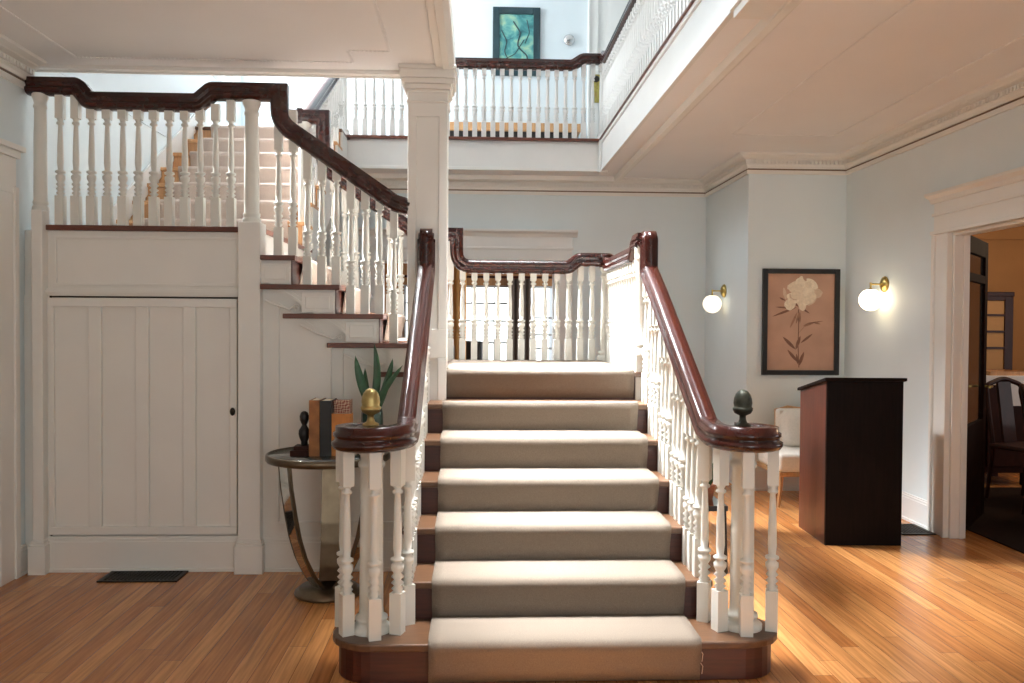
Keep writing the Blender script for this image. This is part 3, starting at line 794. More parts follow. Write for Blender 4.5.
# ---- third flight going away
T3, R3 = .288, (F2-LAND2)/7
def y3(k): return 6.26+(k-1)*T3
X3A, X3B = LW+.005, -1.24
t3 = thing('rear_staircase', 'third flight of steps rising away from the upper landing to the gallery', 'staircase', (-1.9, 6.3, LAND2))
for k in range(1, 8):
    y = y3(k); z = LAND2+k*R3
    if k < 7: obj('tread', MB().box(X3A, X3B, y, y+T3+.03, z-.028, z), M['oak'], t3, .005)
    obj('riser', MB().box(X3A, X3B-.02, y+.025, y+.045, z-R3, z-.026), M['oak'], t3)
poly = [(y3(1)+.03, LAND2)]
for k in range(1, 8): poly += [(y3(k)+.03, LAND2+k*R3-.028), (min(y3(k+1)+.03, 8.34), LAND2+k*R3-.028)]
poly += [(8.34, F2-.32), (y3(1)+.15, LAND2-.22)]
obj('string_board', MB().prism(poly, 'x', X3B-.025, X3B), M['white'], t3)
obj('top_nosing', MB().box(X3A, X3B, y3(7), 8.4, F2-.028, F2), M['tread'], t3, .005)
obj('skirting', MB().prism([(6.2, LAND2+.02), (6.2, LAND2+.25), (y3(7)+.1, F2+.17), (9.6, F2+.17), (9.6, F2), (y3(7)+.1, F2)], 'x', X3A+.003, X3A+.02), M['white'], t3)
o = obj('stair_runner', runner_mesh(-2.43, -1.36, 1, 7, y3, R3, LAND2, 8.5, nseg=10), M['carpet_pale']); solid(o, .009)
tag(o, 'pale beige carpet running up the rear flight behind the left spindles', 'carpet runner')
th = thing('stair_balustrade', 'raking mahogany rail and white spindles beside the rear flight up to the gallery', 'balustrade', (-1.27, 7.2, LAND2))
q = fillet([(-1.29, YB, 2.985), (-1.29, 6.62, 3.05), (-1.29, 8.38, 3.98)], [.1], 5)
obj('handrail', MB().sweep(q, [Vector((-1, 0, 0))]*len(q), RP), M['mahogany'], th)
for k in range(1, 8):
    for j in range(3):
        y = y3(k)+.06+j*T3/3
        if y < 6.58 or y > 8.3: continue
        baluster(-1.29, y, LAND2+k*R3, 3.05+.528*(y-6.62)-.045, th, 'white' if 'white' in M else 'baluster')
newel_round(-1.29, 8.38, F2, 4.02, th, 'white', .04)

# ---- gallery balustrades upstairs
GY = 8.385
th = thing('gallery_balustrade', 'mahogany rail and white spindles across the rear edge of the upstairs gallery', 'balustrade', (0, GY, F2))
zt = F2+.735
p = [(-1.25, GY, zt), (.93, GY, zt), (1.03, GY, zt+.065), (1.20, GY, zt+.065)]
q = fillet(p, [.08, .08], 7)
obj('handrail', MB().sweep(q, [Vector((0, 1, 0))]*len(q), RP), M['mahogany'], th)
for i in range(28):
    x = 1.13-i*.0885
    if x < -1.24: break
    baluster(x, GY, F2+.012, zt-.03 if x < .97 else zt+.02, th, 'white')
th = thing('gallery_balustrade', 'mahogany rail and close white spindles running forward along the right gallery edge', 'balustrade', (1.235, 5, F2))
gx = 1.235
q = fillet([(gx, 8.45, zt+.065), (gx, 8.26, zt+.065), (gx, 8.14, zt), (gx, 1.2, zt)], [.08, .08], 7)
obj('handrail', MB().sweep(q, [Vector((1, 0, 0))]*len(q), RP), M['mahogany'], th)
y = 8.30; nb = 0
while y > 2.4:
    baluster(gx, y, F2+.01, zt-.03 if y < 8.2 else zt+.02, th, 'white'); y -= .0885
newel_round(gx, GY+.01, F2, zt+.03, th, 'white', .04)
obj('drop_post', MB().box(gx-.045, gx+.045, GY-.09, GY, CZ-.02, F2+.03), M['white'], th, .006)

# gallery furniture, picture, wall disc
bn = thing('low_bench', 'low tan wooden bench with a dark plinth seen between the gallery spindles', 'bench', (.45, 9.35, F2))
obj('seat', MB().box(-.36, 1.12, 9.24, 9.56, 3.53, 3.62), M['oak'], bn, .006)
obj('plinth', MB().box(-.33, 1.08, 9.27, 9.55, F2, 3.53), M['black'], bn, .004)

def framed(name, label, cat, x0, x1, z0, z1, y, fw, fm, art, depth=.03, group=None):
    t = thing(name, label, cat, ((x0+x1)/2, y, z0))
    f = MB().box(x0, x0+fw, y-depth, y, z0, z1).box(x1-fw, x1, y-depth, y, z0, z1).box(x0+fw, x1-fw, y-depth, y, z0, z0+fw).box(x0+fw, x1-fw, y-depth, y, z1-fw, z1)
    obj('frame', f, fm, t, .004)
    a = MB().box(x0+fw-.002, x1-fw+.002, y-.012, y-.004, z0+fw-.002, z1-fw+.002)
    return t, obj('canvas', a, art, t)
t, cv = framed('picture_frame', 'teal abstract painting in a dark teal frame on the upstairs gallery wall', 'picture', .172, .70, 4.22, 4.975, 9.6, .075, M['teal_frame'], M['teal_art'])
br = MB()
for pts, r_ in (([(.27, 4.72), (.33, 4.60), (.30, 4.48), (.36, 4.38)], .006), ([(.40, 4.82), (.48, 4.70), (.44, 4.55), (.55, 4.45), (.57, 4.36)], .008), ([(.30, 4.40), (.42, 4.46), (.52, 4.62)], .005), ([(.55, 4.84), (.58, 4.70), (.53, 4.58)], .005)):
    q = fillet([(a, 9.587, b_) for a, b_ in pts], [.08]*(len(pts)-2), 5); br.tube(q, r_, 6)
obj('brush_stroke', br, M['teal_frame'], t)
t = MB().lathe([(0, .0), (.06, .0), (.062, .012), (.052, .024), (.02, .034), (0, .035)], (0, 0, 0), 22)
o = obj('wall_disc', t, M['steel']); o.rotation_euler = (PI/2, 0, 0); o.location = (1.025, 9.6, 4.63); tag(o, 'small round silver disc on the upstairs wall between the teal painting and the door', 'wall disc')
t, cv = framed('picture_frame', 'pale picture in a thin grey frame on the upstairs wall above the rear flight', 'picture', -1.98, -1.78, 3.72, 4.0, 9.6, .015, M['grey_frame'], M['art_pale'], .02)

# ------------------------------------------------------------------ peony print on the chimney breast
px0, px1, pz0, pz1, py = 2.515, 3.20, 1.022, 1.955, CHY
t, cv = framed('picture_frame', 'sepia peony print in a black frame on the wall above the lectern', 'picture', px0, px1, pz0, pz1, py, .042, M['black'], M['print'], .035)
W, Hh = px1-px0, pz1-pz0
def uv(u, v): return (px0+u*W, pz1-v*Hh)
def blob(mb, cu, cv_, ru, rv, rot=0, n=18, rag=.08, y=py-.0140):
    vs = []
    for i in range(n):
        a = 2*PI*i/n; k = 1+random.uniform(-rag, rag)
        du, dv = ru*math.cos(a)*k, rv*math.sin(a)*k
        c_, s_ = math.cos(rot), math.sin(rot)
        x, z = uv(cu, cv_); xx = du*c_-dv*s_; zz = du*s_+dv*c_
        vs.append((x+xx*W, y, z+zz*W))
    mb.add(vs, [tuple(range(n))])
fl_ = MB(); yy = py-.0140
cu, cv_ = .54, .215
for i in range(26):
    a = random.uniform(0, 2*PI); rr = random.uniform(.06, .17)
    fl_.m(random.choice([0, 0, 1, 2])); yy -= .00002
    blob(fl_, cu+rr*math.cos(a)*1.0, cv_+rr*math.sin(a)*.72, random.uniform(.06, .10), random.uniform(.04, .07), a, 14, .12, yy)
for i in range(14):
    a = random.uniform(0, 2*PI); rr = random.uniform(0, .12)
    fl_.m(random.choice([1, 1, 0])); yy -= .00002
    blob(fl_, cu+.02+rr*math.cos(a), cv_-.02+rr*math.sin(a)*.7, random.uniform(.035, .06), random.uniform(.025, .045), a, 12, .12, yy)
fl_.m(0)
for i in range(9):
    a = i/9*2*PI; yy -= .00002
    fl_.m(i % 2); blob(fl_, .355+.035*math.cos(a), .335+.028*math.sin(a), .042, .034, a, 12, .08, yy)
fl_.m(2); blob(fl_, .29, .235, .022, .075, .2, 12, .08, yy)
obj('flower_print', fl_, [M['petal'], M['petal2'], M['petal3']], t)
lf = MB()
def leafshape(mb, p0, p1, w_, y):
    (u0, v0), (u1, v1) = p0, p1; A = Vector(uv(u0, v0)); B = Vector(uv(u1, v1)); d_ = B-A; n_ = Vector((-d_.y, d_.x)).normalized()
    pts = [A+d_*s_+n_*(w_*W*math.sin(PI*s_)**.8*1) for s_ in (0, .15, .35, .55, .75, .9, 1)]+[A+d_*s_-n_*(w_*W*math.sin(PI*s_)**.8) for s_ in (.9, .75, .55, .35, .15)]
    mb.add([(q.x, y, q.y) for q in pts], [tuple(range(len(pts)))])
def stem(mb, pts, w_, y):
    for a, b_ in zip(pts, pts[1:]):
        A = Vector(uv(*a)); B = Vector(uv(*b_)); n_ = Vector((-(B-A).y, (B-A).x)).normalized()*w_*W
        mb.add([(q.x, y, q.y) for q in (A+n_, B+n_, B-n_, A-n_)], [(0, 1, 2, 3)])
y_ = py-.0134
stem(lf, [(.47, .38), (.475, .55), (.47, .72), (.485, .93)], .006, y_)
for a, b_, w_ in (((.45, .36), (.13, .45), .015), ((.42, .37), (.17, .36), .012), ((.30, .30), (.22, .27), .012), ((.38, .30), (.48, .36), .012), ((.47, .35), (.62, .42), .012),
                  ((.44, .76), (.27, .64), .022), ((.44, .76), (.50, .63), .022), ((.50, .70), (.66, .61), .016), ((.47, .88), (.33, .76), .020), ((.48, .92), (.55, .78), .022), ((.47, .90), (.45, .80), .016)):
    leafshape(lf, a, b_, w_, y_-.0001)
lf.m(1)
for a, b_, w_ in (((.46, .40), (.36, .56), .015), ((.48, .40), (.44, .52), .013), ((.49, .40), (.49, .52), .013), ((.53, .54), (.68, .50), .018), ((.66, .50), (.76, .52), .012), ((.60, .51), (.80, .49), .009)):
    leafshape(lf, a, b_, w_, y_-.00005)
stem(lf, [(.48, .60), (.55, .545), (.70, .50)], .003, y_)
obj('leaf_print', lf, [M['inkleaf'], M['inkleaf2']], t)

# ------------------------------------------------------------------ globe wall lamps
def sconce(label, loc, dirx, gm):
    """wall plane at loc.x, arm pointing along dirx"""
    t = thing('wall_lamp', label, 'wall lamp', loc, 'globe wall lamps', local=True)
    b = MB().lathe([(0, 0), (.045, 0), (.048, .008), (.042, .02), (.028, .032), (0, .036)], (0, 0, 0), 22, 1.35, 1.3)
    o = obj('back_plate', b, M['brass'], t); o.rotation_euler = (0, PI/2*dirx, 0)
    o = obj('arm', MB().tube([(0, 0, .0), (.10*dirx, 0, .0), (.125*dirx, 0, -.0)], .007, 10).tube([(.12*dirx, 0, .012), (.12*dirx, 0, -.045)], .008, 10).lathe([(.010, 0), (.03, -.01), (.034, -.03), (.0, -.03)], (.12*dirx, 0, -.035), 18), M['brass'], t)
    g = MB().lathe([(.03, .08), (.05, .073), (.073, .05), (.086, .022), (.088, 0), (.084, -.027), (.069, -.055), (.044, -.076), (.022, -.085), (0, -.088)], (.12*dirx, 0, -.125), 26)
    obj('globe_shade', g, gm, t)
    return t
sconce('bright globe wall lamp on a brass arm between the peony print and the dining doorway', (RW, 6.70, 1.79), -1, M['globe'])
sconce('small globe wall lamp on a brass arm left of the peony print', (CHX, 8.13, 1.785), -1, M['globe_dim'])

# ------------------------------------------------------------------ lectern
lt = thing('lectern', 'tall dark brown box lectern with a sloping top beside the dining doorway', 'lectern', (2.59, 5.8, 0))
LX0, LX1, LY0, LY1 = 2.333, 2.837, 5.545, 6.07
zf, zb = 1.093, .995
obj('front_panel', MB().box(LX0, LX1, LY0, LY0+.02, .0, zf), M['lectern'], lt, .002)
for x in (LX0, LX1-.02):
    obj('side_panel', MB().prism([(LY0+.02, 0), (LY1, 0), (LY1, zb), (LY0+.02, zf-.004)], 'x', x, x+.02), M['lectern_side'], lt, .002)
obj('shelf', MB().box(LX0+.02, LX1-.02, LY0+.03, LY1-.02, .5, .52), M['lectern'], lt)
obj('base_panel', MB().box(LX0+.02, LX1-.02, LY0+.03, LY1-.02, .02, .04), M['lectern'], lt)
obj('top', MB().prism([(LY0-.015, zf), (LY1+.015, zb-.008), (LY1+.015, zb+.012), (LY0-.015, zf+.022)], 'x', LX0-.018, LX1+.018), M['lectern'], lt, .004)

lt.rotation_euler = (0, 0, math.radians(-2.5))
# ------------------------------------------------------------------ cream chair behind the lectern, with its cushion
ch = thing('accent_chair', 'cream upholstered side chair with light wooden legs behind the lectern', 'chair', (2.62, 6.98, 0))
def soft(name, x0, x1, y0, y1, z0, z1, m, parent, bev=.03, rotx=0, piv=None):
    o = obj(name, MB().box(x0, x1, y0, y1, z0, z1), m, parent, bev)
    o.modifiers['bevel'].segments = 4
    for p in o.data.polygons: p.use_smooth = True
    return o
soft('seat', 2.43, 2.95, 6.72, 7.26, .28, .43, M['upholstery'], ch, .035)
soft('backrest', 2.60, 2.95, 7.22, 7.33, .40, .74, M['upholstery'], ch, .03)
fr_ = MB().box(2.435, 2.945, 6.73, 7.30, .245, .28)
obj('seat_frame', fr_, M['oak'], ch, .005)
for x, y, dx, dy in ((2.46, 6.76, -.03, -.03), (2.91, 6.76, .03, -.03), (2.60, 7.26, -.03, .04), (2.91, 7.26, .03, .04)):
    obj('leg', MB().tube([(x, y, .25), (x+dx, y+dy, 0)], [.02, .012], 10), M['oak'], ch)
obj('top_rail', MB().tube([(2.62, 7.34, .5), (2.62, 7.36, .725), (2.73, 7.37, .745), (2.92, 7.36, .725), (2.92, 7.34, .5)], .014, 8), M['oak'], ch)
cu_ = MB(); n_ = 10
vs = []; fs = []
for sgn in (-1, 1):
    for i in range(n_+1):
        for j in range(n_+1):
            u_, v_ = i/n_*2-1, j/n_*2-1
            th_ = .055*((1-u_**4)*(1-v_**4))**.5
            vs.append((2.75+u_*.155*(1-.06*v_*v_), 7.15+sgn*th_+.10*(v_)*.5, .585+v_*.15*(1-.06*u_*u_)))
N_ = (n_+1)**2
for b0 in (0, N_):
    for i in range(n_):
        for j in range(n_): fs.append((b0+i*(n_+1)+j, b0+(i+1)*(n_+1)+j, b0+(i+1)*(n_+1)+j+1, b0+i*(n_+1)+j+1))
o = obj('throw_cushion', cu_.add(vs, fs, True), M['upholstery']); tag(o, 'square cream cushion leaning on the chair behind the lectern', 'cushion')

# small glass-topped table and potted plant right of the stairs
gt = thing('side_table', 'low pale glass topped table with thin black legs seen through the right spindles', 'table', (1.45, 5.1, 0))
obj('tabletop', MB().box(1.20, 1.47, 4.92, 5.34, .385, .40), M['mirror'], gt, .003)
obj('top_frame', MB().box(1.195, 1.475, 4.915, 4.925, .37, .40).box(1.195, 1.475, 5.335, 5.345, .37, .40).box(1.195, 1.205, 4.915, 5.345, .37, .40).box(1.465, 1.475, 4.915, 5.345, .37, .40), M['black'], gt)
for x in (1.21, 1.46):
    for y in (4.93, 5.33): obj('leg', MB().tube([(x, y, .38), (x+.012*(1 if x > 1.3 else -1), y, 0)], .011, 8), M['black'], gt)
pp = thing('potted_plant', 'small green plant in a terracotta pot on the low table right of the stairs', 'plant', (1.405, 5.12, .40))
obj('pot', MB().lathe([(0, 0), (.035, 0), (.048, .075), (.053, .078), (.053, .092), (.044, .092), (.04, .07), (0, .07)], (1.405, 5.12, .40), 18), M['terracotta'], pp)
lv = MB()
def blade(mb, base, tip, w_, bend, n=8, side=None):
    A, B = Vector(base), Vector(tip); ax = B-A; sd = Vector((1, .25, 0)).normalized() if side is None else Vector(side).normalized()
    vs = []
    for i in range(n+1):
        s_ = i/n; c_ = A+ax*s_+Vector(bend)*math.sin(PI*s_)*.5
        ww = w_*(math.sin(PI*min(1, .12+s_*.88)))**.7
        nn = sd.cross(ax).normalized()
        vs += [c_-sd*ww+nn*ww*.25, c_-nn*ww*.12, c_+sd*ww+nn*ww*.25]
    fs = []
    for i in range(n): fs += [(i*3, i*3+1, i*3+4, i*3+3), (i*3+1, i*3+2, i*3+5, i*3+4)]
    mb.add(vs, fs, True)
for i in range(9):
    a = i/9*2*PI; blade(lv, (1.405+.01*math.cos(a), 5.12+.01*math.sin(a), .47), (1.405+.07*math.cos(a), 5.12+.09*math.sin(a), .58+.03*(i % 3)), .016, (0, 0, .05))
solid(obj('foliage', lv, M['leaf'], pp), .002)

# ------------------------------------------------------------------ round side table at left, things on it
TX, TY, TZ = -.785, 4.62, .755
tb = thing('side_table', 'round smoked glass side table with curved mirrored legs left of the stairs', 'table', (TX, TY, 0))
obj('tabletop', MB().lathe([(0, TZ-.012), (.315, TZ-.012), (.318, TZ-.006), (.315, TZ), (0, TZ)], (TX, TY, 0), 48), M['dark_glass'], tb)
obj('rim', MB().lathe([(.300, TZ-.035), (.322, TZ-.035), (.328, TZ-.028), (.328, TZ-.004), (.323, TZ+.003), (.314, TZ+.003), (.314, TZ-.010), (.300, TZ-.014)], (TX, TY, 0), 48), M['bronzed'], tb)
obj('base', MB().lathe([(0, 0), (.175, 0), (.178, .008), (.175, .02), (.155, .026), (.15, .04), (.06, .045), (0, .045)], (TX, TY, 0), 40), M['bronzed'], tb)
for i in range(3):
    a = math.radians((222, 95, 340)[i]); dx, dy = math.cos(a), math.sin(a); sd = Vector((-dy, dx, 0))
    pr = [(.262, TZ-.035), (.25, .60), (.225, .45), (.20, .33), (.165, .22), (.11, .11), (.06, .045)]
    q = fillet([(TX+dx*r_, TY+dy*r_, z_) for r_, z_ in pr], [.2]*5, 5)
    hw = .055; MS = .0095
    lg = obj('leg', MB().sweep(q, [sd]*len(q), [(-hw, -.008), (hw, -.008), (hw, .008), (-hw, .008)], smooth=False), M['bronzed'], tb)
    obj('mirror_strip', MB().sweep(q, [sd]*len(q), [(-hw+.016, 0), (hw-.016, 0), (hw-.016, -MS), (-hw+.016, -MS)], smooth=False), M['mirror'], lg)

def book(name, label, x0, x1, y0, y1, h, m, spine_front=True, z0=TZ+.0005, pages='paper'):
    t = thing(name, label, 'book', ((x0+x1)/2, (y0+y1)/2, z0), 'books on the round table')
    c_ = MB().box(x0, x0+.003, y0, y1, z0, z0+h).box(x1-.003, x1, y0, y1, z0, z0+h).box(x0, x1, y0, y0+.004, z0, z0+h)
    obj('cover', c_, M[m], t, .001)
    obj('page_block', MB().box(x0+.003, x1-.003, y0+.004, y1-.005, z0+.004, z0+h-.004), M[pages], t)
    return t
book('book', 'tall tan leather book upright at the left of the row on the round table', -.866, -.812, 4.50, 4.68, .292, 'book_brown')
book('book', 'tall black book upright in the middle of the row on the round table', -.810, -.752, 4.50, 4.68, .290, 'book_black')
book('book', 'tall book in a red and cream patterned cover standing behind the orange one', -.750, -.668, 4.575, 4.69, .285, 'book_dots', pages='book_dots')
book('book', 'short orange book upright in front of the patterned one on the round table', -.750, -.648, 4.505, 4.570, .222, 'book_orange')
st_ = thing('figurine', 'small dark bust on a stepped base left of the books on the round table', 'figurine', (-.905, 4.56, TZ))
obj('plinth', MB().box(-.965, -.872, 4.50, 4.62, TZ, TZ+.028).box(-.950, -.872, 4.515, 4.605, TZ+.028, TZ+.05), M['dine_wood'], st_, .003)
obj('bust', MB().lathe([(0, 0), (.022, 0), (.02, .02), (.03, .04), (.036, .06), (.034, .08), (.02, .098), (.014, .108), (.02, .118), (.028, .135), (.029, .155), (.022, .172), (.01, .18), (0, .181)], (-.902, 4.56, TZ+.05), 18, .85, .8), M['black'], st_)
vp = thing('potted_plant', 'long bladed green plant in a dark glazed pot on the round table', 'plant', (-.565, 4.76, TZ))
obj('pot', MB().lathe([(0, 0), (.05, 0), (.058, .02), (.062, .12), (.06, .20), (.054, .23), (.048, .23), (.05, .19), (0, .19)], (-.565, 4.72, TZ), 22), M['pot'], vp)
for tip, w_, bd in (((-.655, 4.70, 1.275), .026, (-.03, 0, .0)), ((-.555, 4.72, 1.345), .022, (.05, 0, 0)), ((-.40, 4.72, 1.222), .021, (.0, 0, .04)), ((-.455, 4.74, 1.26), .021, (.02, 0, .03)), ((-.62, 4.84, 1.20), .018, (-.02, 0, .02))):
    mb = MB(); blade(mb, (-.56+random.uniform(-.02, .02), 4.72, TZ+.19), tip, w_, bd, 10)
    solid(obj('leaf', mb, M['leaf'], vp), .003)
    mb = None

# ------------------------------------------------------------------ floor vents
def vent(label, x0, x1, y0, y1):
    t = thing('floor_vent', label, 'vent', ((x0+x1)/2, (y0+y1)/2, 0), 'floor vents')
    f = MB().box(x0, x1, y0, y0+.025, 0, .008).box(x0, x1, y1-.025, y1, 0, .008).box(x0, x0+.025, y0, y1, 0, .008).box(x1-.025, x1, y0, y1, 0, .008)
    obj('frame', f, M['iron'], t, .002)
    g = MB().box(x0+.02, x1-.02, y0+.02, y1-.02, 0, .002)
    nx, ny = int((x1-x0)/.022), int((y1-y0)/.022)
    for i in range(1, nx): x = x0+(x1-x0)*i/nx; g.box(x-.003, x+.003, y0+.02, y1-.02, .002, .006)
    for i in range(1, ny): y = y0+(y1-y0)*i/ny; g.box(x0+.02, x1-.02, y-.003, y+.003, .002, .006)
    obj('grille', g, M['iron'], t)
vent('black iron floor vent in front of the panelled cupboard door', -2.10, -1.66, 4.83, 5.04)
vent('small black floor vent on the wood floor between the lectern and right wall', 2.98, 3.22, 5.82, 6.13)

# ------------------------------------------------------------------ dining room beyond the right doorway
DXR, DYB, DYF, DC = 7.4, 9.0, 2.6, 2.75
struct('wall_dining', MB().box(RW+.11, DXR, DYB, DYB+.12, 0, DC).box(DXR, DXR+.12, DYF, DYB+.12, 0, DC).box(RW+.11, DXR, DYF-.12, DYF, 0, DC), M['dine_wall'])
struct('ceiling_dining', MB().box(RW+.11, DXR+.12, DYF-.12, DYB+.12, DC, DC+.15), M['ceiling'])
struct('trim_19', MB().box(RW+.11, DXR, DYB-.03, DYB, 2.40, 2.46).box(RW+.11, DXR, DYB-.015, DYB, 2.46, DC), M['dine_wall'])
# open dark glazed door leaf, hinged at the far jamb
gd = thing('glazed_door', 'dark open door with glass just inside the dining room, seen nearly edge on', 'door', (RW+.13, 5.79, 0), local=True)
gd.rotation_euler = (0, 0, math.radians(50))
DL = .86
obj('door_frame', MB().box(0, .11, 0, .045, .01, 2.10).box(DL-.11, DL, 0, .045, .01, 2.10).box(.11, DL-.11, 0, .045, .01, .75).box(.11, DL-.11, 0, .045, 1.98, 2.10).box(.11, DL-.11, 0, .045, 1.78, 1.84), M['door_wood'], gd, .003)
obj('pane', MB().box(.11, DL-.11, .018, .024, .75, 1.78).box(.11, DL-.11, .018, .024, 1.84, 1.98), M['dark_glass'], gd)
for z in (.25, 1.1, 1.85): obj('hinge', MB().lathe([(.010, 0), (.010, .10)], (-.004, -.004, z), 10), M['brass'], gd)
obj('door_handle', MB().tube([(DL-.055, -.0, 1.0), (DL-.055, -.05, 1.0), (DL-.16, -.05, 1.0)], .009, 8), M['brass'], gd)
# sideboard with a tall glazed hutch on it
sbx0, sbx1 = 4.55, 5.62
cb = thing('china_cabinet', 'dark wooden framed glazed hutch against the ochre dining room wall', 'cabinet', (5.1, 8.8, 0))
kx0, kx1 = 4.75, 5.56
obj('body', MB().box(kx0, kx1, 8.66, 8.98, .0, .95).box(kx0, kx1, 8.94, 8.98, .95, 1.80).box(kx0, kx0+.03, 8.66, 8.98, .95, 1.80).box(kx1-.03, kx1, 8.66, 8.98, .95, 1.80).box(kx0-.01, kx1+.01, 8.64, 8.98, 1.775, 1.82), M['dine_wood'], cb, .004)
obj('door', MB().box(kx0, kx0+.09, 8.64, 8.66, .95, 1.775).box(kx1-.09, kx1, 8.64, 8.66, .95, 1.775).box(kx0+.09, kx1-.09, 8.64, 8.66, .95, 1.02).box(kx0+.09, kx1-.09, 8.64, 8.66, 1.73, 1.775), M['dine_wood'], cb, .003)
for z in (1.23, 1.40, 1.57): obj('glazing_bar', MB().box(kx0+.09, kx1-.09, 8.642, 8.66, z, z+.02), M['dine_wood'], cb)
obj('pane', MB().box(kx0+.09, kx1-.09, 8.655, 8.664, 1.0, 1.775), M['dresser_glass'], cb)
sb = thing('sideboard', 'dark sideboard under a white cloth in front of the glazed hutch', 'sideboard', (4.7, 7.9, 0))
obj('body', MB().box(4.2, 5.12, 7.62, 8.2, .12, .985).box(4.18, 5.14, 7.60, 8.22, .985, 1.005), M['dine_wood'], sb, .004)
for x0, x1 in ((4.23, 4.65), (4.67, 5.09)): obj('door', MB().box(x0, x1, 7.60, 7.62, .18, .95), M['dine_wood'], sb, .004)
for x in (4.25, 5.07):
    for y in (7.67, 8.15): obj('leg', MB().box(x-.03, x+.03, y-.03, y+.03, 0, .12), M['dine_wood'], sb)
cl_ = MB().box(4.16, 5.16, 7.58, 8.24, 1.006, 1.012).box(5.155, 5.162, 7.58, 8.24, .70, 1.01).box(4.16, 5.16, 7.574, 7.58, .93, 1.01).box(4.86, 5.16, 7.572, 7.578, .74, 1.01)
o = obj('tablecloth', cl_, M['linen']); tag(o, 'white cloth hanging over the end of the sideboard in the dining room', 'tablecloth')
o = thing('serving_tray', 'brown wooden tray on the white sideboard cloth in the dining room', 'tray', (4.9, 7.8, 1.013))
obj('tray_base', MB().box(4.70, 5.06, 7.62, 7.98, 1.013, 1.02), M['oak'], o); obj('tray_rim', MB().box(4.70, 5.06, 7.62, 7.632, 1.02, 1.05).box(4.70, 5.06, 7.968, 7.98, 1.02, 1.05).box(4.70, 4.712, 7.62, 7.98, 1.02, 1.05).box(5.048, 5.06, 7.62, 7.98, 1.02, 1.05), M['oak'], o)
# dark dining table, chairs round it, dark sheet for the floor's shade
dt = thing('dining_table', 'dark polished dining table in the room through the right doorway', 'table', (4.9, 6.2, 0))
obj('tabletop', MB().box(4.32, 6.3, 5.3, 6.5, .71, .745), M['dine_wood'], dt, .004)
for x in (4.42, 6.2):
    for y in (5.4, 6.4): obj('leg', MB().lathe([(.03, .012), (.035, .06), (.025, .1), (.04, .4), (.03, .6), (.045, .71)], (x, y, 0), 14), M['dine_wood'], dt)
rg = MB().box(3.52, 6.8, 4.4, 7.5, .001, .011)  # dark sheet added where the dining floor is only in shade
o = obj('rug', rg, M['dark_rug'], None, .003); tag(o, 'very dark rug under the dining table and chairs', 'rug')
def dchair(label):
    t = thing('dining_chair', label, 'chair', (0, 0, 0), 'dining chairs', local=True)
    obj('seat', MB().box(-.22, .22, -.22, .22, .43, .47), M['dine_wood'], t, .015)
    bk = MB().tube(fillet([(-.19, .20, .45), (-.20, .25, .80), (-.19, .28, .95), (0, .29, 1.01), (.19, .28, .95), (.20, .25, .80), (.19, .20, .45)], [.1, .06, .2, .06, .1], 5), .02, 10)
    obj('back_frame', bk, M['dine_wood'], t)
    obj('splat', MB().prism([(.20, .47), (.225, .47), (.30, .98), (.275, .98)], 'x', -.07, .07), M['dine_wood'], t, .003)
    for x in (-.19, .19):
        obj('leg', MB().tube([(x, -.19, .44), (x, -.20, 0)], [.02, .014], 10), M['dine_wood'], t)
        obj('leg', MB().tube([(x, .20, .44), (x*1.03, .25, 0)], [.02, .014], 10), M['dine_wood'], t)
    return t
dc = dchair('dark wooden dining chair nearest the hall, its back turned to the doorway')
dc.location = (4.36, 6.12, .012); dc.rotation_euler = (0, 0, math.radians(62))
dup(dc, (4.58, 6.85, .012), math.radians(15), 'dark wooden dining chair between the table and the white sideboard cloth')
dup(dc, (4.12, 5.42, .012), math.radians(100), 'dark wooden dining chair at the edge of the view, in front of the table')

# ------------------------------------------------------------------ sun room through the back doorway
SY = 12.6
struct('wall_sunroom', MB().box(-3.2, -2.9, BACK+.16, SY, 0, CZ).box(2.6, 2.9, BACK+.16, SY, 0, CZ)
       .box(-2.9, -1.05, SY, SY+.15, 0, CZ).box(-1.05, 2.6, SY, SY+.15, 2.02, CZ).box(-1.05, 2.6, SY, SY+.15, 0, .55).box(.60, .72, SY, SY+.15, .55, 2.02).box(1.35, 2.6, SY, SY+.15, .55, 2.02), M['wood_panel'])
struct('ceiling_sunroom', MB().box(-3.2, 2.9, BACK+.16, SY+.15, CZ-.2, CZ-.05), M['ceiling'])
def window(name, x0, x1, z0, z1, nx, zs):
    f = MB().box(x0, x0+.03, SY-.01, SY+.05, z0, z1).box(x1-.03, x1, SY-.01, SY+.05, z0, z1).box(x0, x1, SY-.01, SY+.05, z0, z0+.04).box(x0, x1, SY-.01, SY+.05, z1-.03, z1)
    for i in range(1, nx): x = x0+(x1-x0)*i/nx; f.box(x-.008, x+.008, SY, SY+.04, z0, z1)
    for z in zs: f.box(x0, x1, SY, SY+.04, z-.014, z+.014)
    o = struct(name, f, M['window_frame'])
    obj('pane', MB().box(x0+.02, x1-.02, SY+.02, SY+.026, z0+.02, z1-.02), M['glass'], o)
window('window_3', -1.05, .60, .55, 2.02, 5, (1.18, 1.50, 1.76))
window('window_4', .72, 1.35, .55, 2.02, 2, (.86, 1.1, 1.3, 1.55))
def drape(name, label, x0, x1, y, m, folds=6, z0=.05, z1=2.12):
    n = folds*8; pts = [(x0+(x1-x0)*i/n, y+.035*math.sin(i/8*2*PI)) for i in range(n+1)]
    vs = [(a, b_, z0) for a, b_ in pts]+[(a, b_, z1) for a, b_ in pts]
    o = obj(name, MB().add(vs, [(i, i+1, n+2+i, n+1+i) for i in range(n)], True), m); solid(o, .006); return tag(o, label, 'curtain')
drape('curtain', 'dark brown curtain hanging between the two bright windows beyond the back doorway', .47, .80, SY-.12, M['curtain'], 4)
